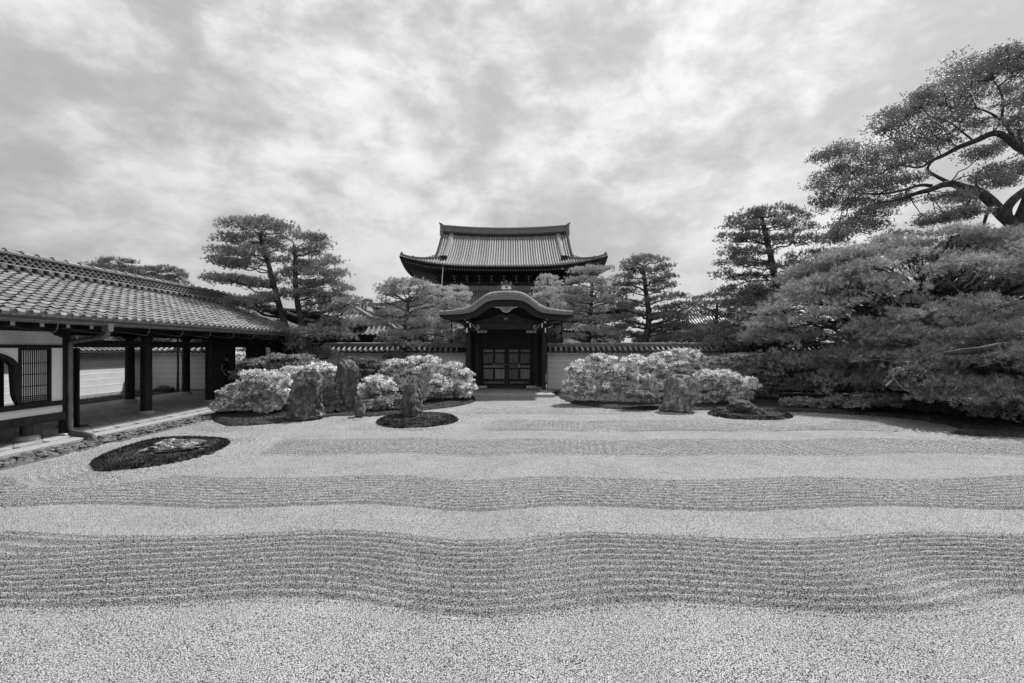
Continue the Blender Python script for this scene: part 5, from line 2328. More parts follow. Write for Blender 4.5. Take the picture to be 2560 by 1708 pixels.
pine('left one of the twin tall pines by the corridor, with leaning trunk and wide pads',
     [(640, 1010), (605, 900), (560, 760), (520, 620), (470, 400), (440, 290), (400, 170)],
     [(270, 120, 130, 34), (420, 118, 120, 32), (540, 150, 90, 36), (210, 215, 95, 34), (360, 215, 110, 34), (180, 300, 105, 30), (330, 300, 120, 30), (460, 270, 90, 30),
      (130, 370, 80, 26), (230, 385, 110, 24), (370, 370, 80, 22), (110, 475, 60, 24), (200, 490, 120, 28), (330, 510, 100, 30), (420, 520, 80, 26), (540, 480, 70, 30),
      (180, 640, 80, 20, 2.0), (300, 640, 120, 24), (430, 610, 100, 30), (160, 730, 90, 24, 1.5), (260, 720, 100, 24), (420, 690, 60, 20), (350, 830, 90, 36, -1.2), (450, 820, 100, 34, -1.0), (560, 860, 100, 34, -.6)],
     21.5, .2, .06, 'needle_mid', 215, group=None, seed=11, conv=z3)
pine('right one of the twin tall pines by the corridor, with upright trunk',
     [(735, 1010), (705, 900), (690, 800), (655, 650), (640, 500), (640, 350), (640, 250)],
     [(620, 200, 70, 30), (740, 215, 100, 30), (830, 270, 70, 28), (700, 310, 100, 28), (860, 365, 80, 26), (760, 390, 100, 26), (580, 370, 80, 26), (650, 440, 90, 26), (800, 450, 110, 26),
      (920, 450, 70, 24), (700, 520, 90, 24), (850, 520, 110, 26), (960, 560, 70, 28), (760, 590, 110, 28), (620, 590, 100, 30), (880, 610, 120, 30), (980, 640, 70, 28), (820, 670, 110, 28), (960, 700, 90, 28),
      (1010, 780, 80, 32, -.5), (1090, 780, 60, 28), (900, 780, 90, 20), (780, 850, 120, 34, -1.0), (910, 860, 110, 34, -1.0), (690, 860, 90, 36, -1.2), (640, 930, 80, 34, -1.2), (790, 980, 90, 30, -.5), (860, 1000, 80, 24)],
     21.8, .21, .06, 'needle_mid', 215, group=None, seed=12, conv=z3)
pine('umbrella shaped pine with open fan of branches in front of the left wall',
     [(1345, 1010), (1375, 930), (1388, 820), (1400, 700), (1405, 640)],
     [(1215, 575, 55, 22), (1265, 540, 65, 22), (1340, 512, 70, 20), (1420, 505, 70, 20), (1490, 525, 70, 24), (1540, 565, 60, 26), (1310, 575, 80, 20), (1430, 570, 80, 20), (1220, 630, 40, 18), (1530, 620, 60, 26),
      (1235, 715, 70, 26), (1330, 725, 80, 24), (1440, 720, 80, 26), (1540, 700, 70, 28), (1580, 650, 50, 26), (1270, 780, 60, 20), (1370, 775, 70, 22), (1480, 785, 90, 26), (1580, 780, 70, 28),
      (1330, 850, 70, 20, -.6), (1430, 850, 80, 22), (1540, 860, 90, 26), (1640, 850, 60, 26), (1310, 905, 50, 16, -.8), (1440, 925, 60, 18, -.6), (1345, 1010, 45, 24, -.3)],
     23.6, .15, .07, 'needle', 185, group=None, seed=13, conv=z3)
pine('pale slender pine left of the gate roof, nearest the umbrella pine', [(455, 1000), (452, 850), (455, 740), (460, 620)],
     [(470, 608, 55, 16), (420, 640, 50, 18), (500, 650, 45, 18), (400, 690, 60, 20), (490, 700, 60, 20), (430, 750, 70, 22), (520, 760, 60, 22), (390, 810, 80, 26), (480, 830, 80, 26), (430, 890, 90, 26), (510, 920, 70, 26), (420, 960, 90, 24), (350, 930, 60, 24)],
     29, .12, .05, 'needle_pale', 150, seed=21, conv=z2, group=None, Ln=(.1, .16), width=.014)
pine('pale pine with tiered pads rising just left of the curved gate roof', [(600, 1000), (600, 850), (602, 700), (605, 610)],
     [(620, 605, 60, 15), (560, 640, 55, 16), (650, 650, 60, 16), (600, 690, 70, 17), (680, 690, 40, 16), (550, 720, 60, 18), (640, 735, 60, 16), (560, 770, 70, 18), (530, 830, 70, 24), (560, 900, 80, 26), (560, 970, 80, 24)],
     30, .12, .05, 'needle_pale', 150, seed=22, conv=z2, group=None, Ln=(.1, .16), width=.014)
pine('small pale pine with tight round tiers rising just right of the gate roof', [(1316, 900), (1316, 750), (1314, 640), (1315, 530)],
     [(1315, 515, 70, 14), (1285, 562, 60, 18), (1360, 570, 65, 18), (1275, 605, 60, 15), (1350, 620, 70, 18), (1290, 655, 70, 14), (1370, 665, 55, 14), (1330, 705, 80, 17), (1400, 720, 55, 18)],
     29, .1, .04, 'needle_pale', 160, seed=23, conv=z2, Ln=(.1, .15), width=.014)
pine('broad pale pine behind the wall nearest the gate on the right side', [(1630, 1040), (1640, 900), (1652, 780), (1655, 650), (1660, 560)],
     [(1560, 470, 65, 18), (1650, 455, 70, 18), (1760, 450, 65, 20), (1530, 545, 60, 20), (1620, 535, 70, 18), (1750, 550, 90, 26), (1480, 610, 65, 24), (1570, 620, 70, 22), (1720, 620, 80, 22), (1800, 620, 60, 26), (1450, 680, 60, 26), (1540, 690, 80, 22), (1730, 690, 90, 28),
      (1820, 700, 60, 28), (1440, 760, 65, 26), (1560, 765, 90, 24), (1720, 775, 100, 28), (1480, 840, 80, 26), (1600, 840, 90, 22), (1750, 850, 110, 28), (1460, 920, 80, 26), (1580, 920, 80, 20), (1720, 930, 100, 26), (1500, 980, 80, 18), (1800, 960, 80, 24)],
     26.5, .19, .07, 'needle', 175, seed=24, conv=z2, Ln=(.1, .16), width=.014)
pine('tall dark pine with curving trunk and flat tiers, second pine right of the gate', [(815, 830), (850, 680), (855, 580), (830, 420), (812, 290), (810, 210)],
     [(740, 170, 75, 20), (830, 145, 80, 20), (910, 165, 60, 20), (690, 200, 60, 18), (970, 215, 65, 22), (760, 235, 100, 18), (900, 250, 80, 20), (690, 290, 80, 22), (990, 295, 65, 24), (910, 310, 80, 20), (650, 345, 70, 20), (740, 350, 70, 18), (980, 365, 85, 22), (670, 410, 85, 20),
      (620, 450, 55, 22), (930, 400, 70, 16), (1040, 445, 85, 22), (920, 470, 70, 18), (700, 500, 90, 22), (620, 540, 75, 24), (1120, 520, 90, 26), (1000, 540, 100, 24), (740, 580, 90, 22), (640, 620, 90, 26), (1020, 610, 120, 26), (1160, 610, 90, 26), (930, 600, 70, 22),
      (720, 670, 90, 22), (600, 700, 80, 24), (960, 690, 100, 20), (1110, 680, 100, 26), (1220, 690, 70, 24), (690, 750, 90, 24), (1000, 770, 100, 20), (1160, 760, 110, 24), (930, 790, 60, 16)],
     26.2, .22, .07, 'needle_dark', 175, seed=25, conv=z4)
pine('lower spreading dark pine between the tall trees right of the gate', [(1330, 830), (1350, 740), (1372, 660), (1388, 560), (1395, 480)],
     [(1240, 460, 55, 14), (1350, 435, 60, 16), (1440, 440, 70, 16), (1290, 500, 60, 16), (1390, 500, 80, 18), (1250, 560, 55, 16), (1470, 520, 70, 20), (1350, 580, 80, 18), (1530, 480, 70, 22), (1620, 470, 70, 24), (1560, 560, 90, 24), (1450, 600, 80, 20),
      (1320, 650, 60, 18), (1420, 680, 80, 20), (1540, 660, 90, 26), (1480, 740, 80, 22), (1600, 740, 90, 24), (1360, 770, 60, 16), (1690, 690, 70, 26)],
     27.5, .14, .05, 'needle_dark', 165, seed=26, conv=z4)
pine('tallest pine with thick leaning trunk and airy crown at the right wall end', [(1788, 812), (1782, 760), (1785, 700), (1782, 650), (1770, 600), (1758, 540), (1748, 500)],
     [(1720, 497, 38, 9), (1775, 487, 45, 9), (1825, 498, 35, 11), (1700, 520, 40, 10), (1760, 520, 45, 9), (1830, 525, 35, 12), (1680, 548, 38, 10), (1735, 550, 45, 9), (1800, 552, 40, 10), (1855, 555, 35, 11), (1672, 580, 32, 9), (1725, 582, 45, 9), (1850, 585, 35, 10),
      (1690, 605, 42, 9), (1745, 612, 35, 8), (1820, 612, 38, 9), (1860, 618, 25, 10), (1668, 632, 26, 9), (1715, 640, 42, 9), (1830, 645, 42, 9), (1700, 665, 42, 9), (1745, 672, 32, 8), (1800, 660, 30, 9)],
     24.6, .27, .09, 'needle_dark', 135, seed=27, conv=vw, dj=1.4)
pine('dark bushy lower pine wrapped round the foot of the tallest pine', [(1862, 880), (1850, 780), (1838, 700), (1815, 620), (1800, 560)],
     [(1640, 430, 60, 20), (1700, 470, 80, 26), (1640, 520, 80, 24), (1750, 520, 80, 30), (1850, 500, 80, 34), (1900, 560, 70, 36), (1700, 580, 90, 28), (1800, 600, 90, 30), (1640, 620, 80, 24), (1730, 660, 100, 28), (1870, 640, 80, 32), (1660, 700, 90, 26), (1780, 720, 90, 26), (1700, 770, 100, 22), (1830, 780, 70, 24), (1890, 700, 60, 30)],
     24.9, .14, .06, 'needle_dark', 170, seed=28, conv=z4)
pine('far small pine with layered tiers left of the umbrella pine', [(1098, 800), (1098, 720), (1097, 620)],
     [(1080, 620, 40, 13), (1110, 640, 40, 12), (1060, 655, 40, 14), (1125, 670, 35, 12), (1080, 690, 45, 14), (1050, 720, 45, 16), (1120, 715, 38, 13)],
     38, .12, .05, 'needle_dark', 70, K=9, seed=31, conv=z3, Ln=(.14, .22), width=.016)
pine('wide dark pine crown showing above the corridor roof', [(800, 420), (800, 330), (780, 230)],
     [(590, 175, 45, 12), (650, 160, 50, 14), (720, 140, 60, 14), (800, 145, 60, 14), (700, 190, 70, 14), (800, 185, 70, 14), (860, 205, 60, 14), (930, 195, 60, 14), (1010, 205, 60, 16), (1070, 190, 60, 14), (1130, 215, 60, 16), (1190, 240, 45, 14), (1100, 250, 70, 16), (960, 235, 70, 14), (1000, 270, 90, 16), (1150, 280, 70, 14), (870, 250, 70, 14)],
     34, .16, .07, 'needle_dark', 90, seed=32, conv=z1, Ln=(.14, .22), width=.015)
pine('tip of a pine just above the corridor ridge at the far left', [(90, 300), (90, 200), (92, 110)],
     [(75, 98, 25, 7), (110, 100, 28, 7), (95, 90, 22, 6), (90, 120, 50, 12)],
     34, .1, .05, 'needle_dark', 90, seed=33, conv=z1, Ln=(.14, .22), width=.015)


# big spreading pine mass on the right
def mass(label, cx, cy, cz, ax, ay, az, n, seed, needle, dens=120, K=10, Ln=(.11, .19), zmin=.35, zlim=99, rng_x=None, padr=(.75, 1.25), name='pine_tree', width=.010):
    rs = random.Random(seed)
    r_ = np.random.default_rng(seed)
    t_ = thing(name, label, 'pine tree', (cx, cy, 0))
    tb = MB()
    q = open_smooth([(cx, cy, 0), (cx + .3, cy - .1, 1.2), (cx - .2, cy + .1, 2.6), (cx + .1, cy, cz + az * .55)], 2)
    tb.tube(q, [.34 - .22 * i / (len(q) - 1) for i in range(len(q))], 12, caps=False)
    tb.build('trunk', M['bark'], t_, True, fixn=False)
    lb, lp = MB(), MB()
    cs, ds = [], []
    made = 0
    tries = 0
    cent = []
    while made < n and tries < n * 60:
        tries += 1
        v = np.array([rs.gauss(0, 1), rs.gauss(0, 1), rs.gauss(0, 1)])
        v /= np.linalg.norm(v)
        if v[2] < -.35 or v[1] > .45:
            continue
        k = rs.uniform(.86, 1.02) if rs.random() < .8 else rs.uniform(.6, .85)
        c = np.array([cx + v[0] * ax * k, cy + v[1] * ay * k, cz + v[2] * az * k])
        if c[2] < zmin + max(0.0, 13.2 - c[0]) * .30 or c[2] > zlim:
            continue
        if any(np.linalg.norm((c - e) * np.array([1, 1, 2.4])) < (.62 if n < 100 else .5) for e in cent):
            continue
        cent.append(c)
        made += 1
        rx = rs.uniform(*padr)
        ry = rx * rs.uniform(.24, .36)
        rd = rx * rs.uniform(.75, 1.0)
        i = int(np.argmin(np.abs(q[:, 2] - (c[2] * .55 + .3))))
        mid_ = q[i] * .5 + c * .5 + np.array([0, 0, .1])
        anchor = c + np.array([0, 0, -ry * .6])
        pts = limb(lb, q[i], anchor, .075, .025, 6, sag=rs.uniform(0, .10), wob=.09, seg=8, rs=rs)
        for k_ in range(8):
            a = rs.uniform(0, 6.28)
            rr = rs.uniform(.4, .95)
            tgt = c + np.array([math.cos(a) * rx * rr, math.sin(a) * rd * rr, ry * (.25 - .6 * rr * rr)])
            limb(lp if rs.random() < .3 else lb, pts[rs.choice([5, 6, 7, 8])], tgt, .022, .006, 5, sag=rs.uniform(-.05, .08), wob=.13, seg=5, rs=rs)
        m = int(math.pi * rx * rd * dens)
        ns = max(6, int(m / 13))
        a = r_.uniform(0, 2 * np.pi, ns)
        rr = np.sqrt(r_.uniform(0, 1, ns))
        tilt = v[:2] * .22
        px_, py_ = np.cos(a) * rr * rx, np.sin(a) * rr * rd
        sp = np.stack([px_, py_, ry * (.7 * (1 - rr ** 2)) + r_.normal(0, ry * .25, ns) - px_ * tilt[0] - py_ * tilt[1]], 1)
        j = r_.integers(0, ns, m)
        o = sp[j] + r_.normal(0, 1, (m, 3)) * np.array([.17, .17, .07])
        dr = np.stack([o[:, 0] / rx * .5, o[:, 1] / rd * .5, np.full(m, .75)], 1) + r_.normal(0, .3, (m, 3)) + np.array([0, 0, 0])
        dr /= np.linalg.norm(dr, axis=1, keepdims=True)
        cs.append(c + o)
        ds.append(dr)
    cs, ds = np.concatenate(cs), np.concatenate(ds)
    V = tri_soup(cs, ds, K, Ln, width, .5, seed) - ORG[t_.name]
    T = np.arange(len(V)).reshape(-1, 3)
    TOT[0] += len(T)
    lb.build('limbs', M['bark'], t_, True, fixn=False)
    lp.build('bare_twigs', M['bark_pale'], t_, True, fixn=False)['kind'] = 'stuff'
    o = link('needles', mesh_np('needles', V, T, M[needle]), t_)
    o['kind'] = 'stuff'
    return t_


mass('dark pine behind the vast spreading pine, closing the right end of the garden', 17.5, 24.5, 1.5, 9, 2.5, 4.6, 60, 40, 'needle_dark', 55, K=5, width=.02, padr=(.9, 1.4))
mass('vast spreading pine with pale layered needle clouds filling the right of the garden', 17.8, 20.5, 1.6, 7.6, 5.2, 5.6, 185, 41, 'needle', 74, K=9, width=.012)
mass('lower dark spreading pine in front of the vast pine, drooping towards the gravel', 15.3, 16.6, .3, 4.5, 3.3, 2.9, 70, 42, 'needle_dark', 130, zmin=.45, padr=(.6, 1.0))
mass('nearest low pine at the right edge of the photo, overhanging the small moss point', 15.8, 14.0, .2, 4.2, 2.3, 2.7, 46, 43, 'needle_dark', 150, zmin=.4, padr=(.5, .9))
# long horizontal boughs held out over the garden
bg_ = thing('leaning_bough', 'long bare bough lying level among the pine needles at the right edge', 'bough', (13, 13.6, 1.4))
b = MB()
b.tube([P(2570, 862, 13.6), P(2500, 866, 13.4), P(2450, 876, 13.2), P(2400, 880, 13.3), P(2360, 884, 13.6)], [.11, .11, .10, .09, .05], 9)
b.tube([P(2478, 868, 13.3), P(2465, 882, 13.1), P(2448, 895, 13.0)], [.04, .03, .02], 6)
b.build('bough_wood', M['bark'], bg_, True)
b = MB()
for a_ in ([(2215, 965), (2232, 950), (2235, 930), (2225, 915)], [(2232, 940), (2245, 960), (2262, 975)], [(2500, 935), (2520, 955), (2545, 965), (2562, 970)], [(2480, 970), (2500, 955), (2520, 952)]):
    dd = 13.2 if a_[0][1] > 800 else 15.2
    b.tube([P(x, y, dd + .1 * i) for i, (x, y) in enumerate(a_)], [.022, .016, .010, .004][:len(a_)], 6)
b.build('pale_twigs', M['bark_pale'], bg_, True)


# ------------------------------------------------------------------ shrubs
def shrub(label, lobes, d, leaf='leaf_pale', dens=92, K=6, Ln=(.05, .086), seed=1, group='azaleas in the planting beds', name='azalea_bush', shoot=.10, wr=.34, stems=True, dj=.3, zlow=.12, cat='shrub'):
    rs = random.Random(seed)
    r_ = np.random.default_rng(seed)
    cx = np.mean([P(x, y, d)[0] for x, y, *_ in lobes])
    t_ = thing(name, label, cat, (cx, d, 0.03), group)
    cs, ds = [], []
    sb_ = MB()
    for (x, y, rx, ry, *e) in lobes:
        c = P(x, y, d + (e[0] if e else rs.uniform(-dj, dj)))
        dd = c[1]
        c[2] -= .05
        ax, az_ = rx / F * dd, ry / F * dd * 1.12
        ay = ax * .8
        # sub clumps on the surface of the lobe: clouds with dark gaps between
        nc = int(16 + ax * az_ * 82)
        v = r_.normal(0, 1, (nc, 3))
        v /= np.linalg.norm(v, axis=1, keepdims=True)
        v[:, 2] = np.where(v[:, 2] < -.45, -v[:, 2], v[:, 2])
        v[:, 1] = np.where((v[:, 1] > .3) & (r_.random(nc) < .7), -v[:, 1], v[:, 1])
        cc = c + v * np.array([ax, ay, az_]) * r_.uniform(.55, .98, (nc, 1))
        cr = r_.uniform(.09, .175, nc) * (1 if dd < 22 else 1.3)
        for i in range(nc):
            if cc[i, 2] < zlow:
                continue
            m = int(dens * 15 * cr[i] ** 2 * min(1.0, (20.0 / dd) ** 2.2)) + 4
            u = r_.normal(0, 1, (m, 3))
            u /= np.linalg.norm(u, axis=1, keepdims=True)
            u[:, 2] = np.abs(u[:, 2]) * .8 - .18
            p = cc[i] + u * np.array([1.2, 1.2, .55]) * cr[i] + r_.normal(0, .02, (m, 3))
            cs.append(p)
            dr = u * .6 + v[i] * .35 + np.array([0, 0, .55])
            ds.append(dr / np.linalg.norm(dr, axis=1, keepdims=True))
            if stems and cc[i, 2] < c[2] - .1 * az_ and rs.random() < .12:
                root = np.array([c[0] + rs.uniform(-.2, .2) * ax, c[1] + .05, 0.05])
                limb(sb_, root, cc[i], .012, .004, 4, sag=.03, wob=.08, seg=3, rs=rs)
    cs, ds = np.concatenate(cs), np.concatenate(ds)
    kf = max(1.0, (d / 20.0) ** 1.2)
    V, T = leaf_soup(cs, ds, K, (Ln[0] * kf, Ln[1] * kf), wr, .62, seed)
    V -= ORG[t_.name]
    TOT[0] += len(T)
    o = link('foliage', mesh_np('foliage', V, T, M[leaf]), t_)
    o['kind'] = 'stuff'
    if sb_.v:
        sb_.build('stems', M['bark'], t_, fixn=False)
    return t_


shrub('light layered azalea at the left end of the moss bed, beside the corridor paving',
      [(575, 1010, 42, 16), (625, 1000, 50, 26), (672, 1022, 35, 20), (640, 965, 60, 20), (700, 965, 40, 30), (600, 978, 40, 16), (690, 995, 45, 24), (655, 940, 50, 16)], 15.9, 'leaf_pale', seed=51)
shrub('darker dense azalea under the twin pines behind the light one', [(635, 915, 42, 18), (690, 905, 60, 20), (750, 905, 50, 18), (620, 935, 35, 16), (700, 925, 60, 18), (770, 920, 40, 16)], 18.3, 'leaf_mid', seed=52)
shrub('light azalea directly behind the tallest left rock', [(745, 935, 50, 20), (800, 930, 45, 24), (830, 940, 35, 24), (780, 955, 50, 24)], 17.2, 'leaf_pale', seed=53)
shrub('narrow azalea squeezed between the two tall left rocks', [(822, 975, 22, 24), (828, 1010, 24, 24), (812, 1030, 16, 14)], 15.9, 'leaf_mid', seed=54)
shrub('sparse dark leaved shrub in front of the wall, right of the narrow tall rock', [(890, 905, 35, 14), (930, 912, 35, 18), (955, 940, 22, 28), (905, 945, 30, 22)], 20.5, 'leaf_dark', dens=80, seed=55, name='broadleaf_shrub', group=None)
shrub('small bright azalea pad between the narrow tall rock and the island rock', [(915, 975, 38, 14), (945, 955, 38, 16), (895, 988, 22, 10), (965, 970, 25, 18)], 17.2, 'leaf_pale', seed=56)
shrub('low dark round azalea close to the gravel behind the island rock', [(950, 1012, 36, 20), (985, 1005, 30, 22)], 16.8, 'leaf_mid', seed=57)
shrub('big light azalea left of the gate, behind the island rock', [(985, 920, 30, 22), (1025, 915, 40, 24), (1070, 915, 35, 24), (1010, 960, 40, 30), (1060, 955, 45, 34), (1095, 965, 35, 30), (1050, 990, 45, 20)], 19.4, 'leaf_pale', seed=58)
shrub('light azalea reaching to the gate platform on its left side', [(1125, 925, 28, 22), (1155, 950, 28, 28), (1120, 965, 35, 30), (1165, 978, 24, 22), (1125, 990, 35, 14)], 20.0, 'leaf_pale', seed=59)
shrub('thin dark shrub round the foot of the umbrella pine', [(990, 895, 24, 16), (985, 920, 20, 18)], 22.6, 'leaf_dark', dens=70, seed=60, name='broadleaf_shrub', group=None)
shrub('large brightest azalea mound right of the gate', [(1455, 935, 42, 34), (1440, 965, 32, 32), (1500, 915, 45, 30), (1530, 940, 36, 34), (1480, 960, 50, 32), (1530, 970, 36, 28), (1460, 985, 36, 14)], 18.9, 'leaf_pale', seed=61)
shrub('bright azalea second from the gate on the right', [(1590, 915, 45, 26), (1630, 920, 36, 28), (1600, 950, 42, 28), (1625, 965, 26, 24)], 19.0, 'leaf_pale', seed=62)
shrub('small bright round azalea low at the gravel edge left of the craggy rock', [(1600, 992, 32, 18), (1580, 990, 18, 14), (1622, 995, 20, 14)], 17.2, 'leaf_mid', seed=63, zlow=.05)
shrub('light broad leaved bush topping the wall coping above the craggy rock', [(1655, 895, 32, 14), (1705, 890, 45, 18), (1745, 905, 26, 18), (1690, 915, 50, 18)], 20.8, 'leaf_pale', dens=110, Ln=(.07, .11), seed=64, name='broadleaf_shrub', group=None)
shrub('azalea with pale flat tiers right of the craggy rock', [(1765, 950, 30, 24), (1800, 945, 45, 18), (1850, 960, 42, 20), (1790, 975, 42, 20), (1840, 990, 45, 18), (1770, 1000, 28, 14)], 18.2, 'leaf_pale', seed=65)
shrub('dark grey azalea behind the tiered one, towards the big pine', [(1790, 905, 30, 14), (1850, 900, 45, 20), (1905, 905, 36, 22), (1880, 935, 55, 24), (1930, 950, 34, 30), (1900, 975, 45, 26)], 20.0, 'leaf_mid', seed=66)
shrub('grey azalea behind the craggy rock against the wall', [(1700, 935, 60, 18), (1745, 925, 30, 18)], 19.6, 'leaf_mid', seed=67)
shrub('low pale azalea at the foot of the big pine, left one', [(2005, 1006, 28, 11), (2040, 1012, 28, 12), (1980, 1005, 20, 9)], 17.0, 'leaf_mid', seed=68)
shrub('low pale azalea at the foot of the big pine, middle one', [(2085, 1003, 30, 12), (2105, 1010, 20, 9)], 16.8, 'leaf_mid', seed=69)
shrub('low rounded azalea at the foot of the big pine, right one', [(2160, 998, 30, 15), (2140, 1008, 18, 9), (2175, 1008, 16, 9)], 16.2, 'leaf_mid', seed=70)
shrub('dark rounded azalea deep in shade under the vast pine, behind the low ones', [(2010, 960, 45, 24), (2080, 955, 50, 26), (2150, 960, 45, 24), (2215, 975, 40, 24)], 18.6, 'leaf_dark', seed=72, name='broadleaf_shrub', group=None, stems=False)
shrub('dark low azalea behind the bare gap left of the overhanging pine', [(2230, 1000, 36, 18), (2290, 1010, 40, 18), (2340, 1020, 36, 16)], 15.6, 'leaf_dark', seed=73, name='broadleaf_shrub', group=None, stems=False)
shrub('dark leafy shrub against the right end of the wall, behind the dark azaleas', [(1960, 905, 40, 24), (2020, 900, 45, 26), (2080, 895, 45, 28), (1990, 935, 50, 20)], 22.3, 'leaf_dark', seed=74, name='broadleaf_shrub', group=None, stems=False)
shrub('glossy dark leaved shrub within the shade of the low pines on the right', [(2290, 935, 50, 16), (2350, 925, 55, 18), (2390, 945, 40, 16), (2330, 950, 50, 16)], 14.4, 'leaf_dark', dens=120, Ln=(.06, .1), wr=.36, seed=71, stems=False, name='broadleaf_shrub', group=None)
# undergrowth behind the wall, seen between trunks
for i, (x0, dd, lf) in enumerate(((1000, 27.5, 'leaf_mid'), (1075, 28.5, 'leaf_mid'), (1140, 28, 'leaf_pale'), (1500, 31, 'leaf_mid'), (1640, 31, 'leaf_mid'), (1740, 32, 'leaf_mid'), (1850, 31, 'leaf_dark'), (1960, 30, 'leaf_dark'))):
    nm = ['behind the umbrella pine', 'between umbrella pine and gate', 'nearest the gate on the left', 'right of the spiked fan', 'behind the second pine right of the gate', 'behind the lower spreading pine', 'below the tallest pine', 'behind the vast pine'][i]
    shrub('clipped shrub showing over the garden wall, ' + nm, [(x0 - 25, 848, 36, 16), (x0 + 20, 842, 40, 20), (x0, 860, 50, 16)], dd, lf, dens=70, K=6, Ln=(.09, .14), seed=80 + i, group='clipped shrubs beyond the garden wall', name='hedge_bush', zlow=1.2, stems=False)
# trees beyond the side wall
for i, (x0, y0, dd) in enumerate(((215, 842, 27), (300, 838, 30), (385, 846, 28), (460, 842, 32), (520, 838, 33))):
    nm = ['leftmost, beside the downpipe', 'second from the downpipe', 'middle one', 'fourth from the downpipe', 'rightmost'][i]
    shrub('leafy tree top over the side wall, seen through the corridor, ' + nm, [(x0 - 30, y0, 50, 26), (x0 + 25, y0 - 8, 50, 26), (x0, y0 + 22, 55, 20)], dd, 'leaf_pale' if i % 2 else 'leaf_mid', dens=60, K=6, Ln=(.1, .16), seed=95 + i, group='tree tops beyond the side wall', name='garden_tree', zlow=1.6, cat='tree')
for i, (x0, y0, dd, lf) in enumerate(((605, 905, 31, 'leaf_pale'), (645, 890, 33, 'leaf_mid'), (672, 885, 30, 'leaf_pale'), (575, 890, 34, 'leaf_mid'))):
    nm = ['just right of the walking person', 'between the first two posts', 'between the last two posts', 'behind the walking person'][i]
    shrub('sunlit bush beyond the far end of the corridor, ' + nm, [(x0 - 14, y0, 26, 22), (x0 + 12, y0 + 8, 24, 20)], dd, lf, dens=60, K=6, Ln=(.08, .13), seed=110 + i, group='bushes beyond the corridor end', name='hedge_bush')


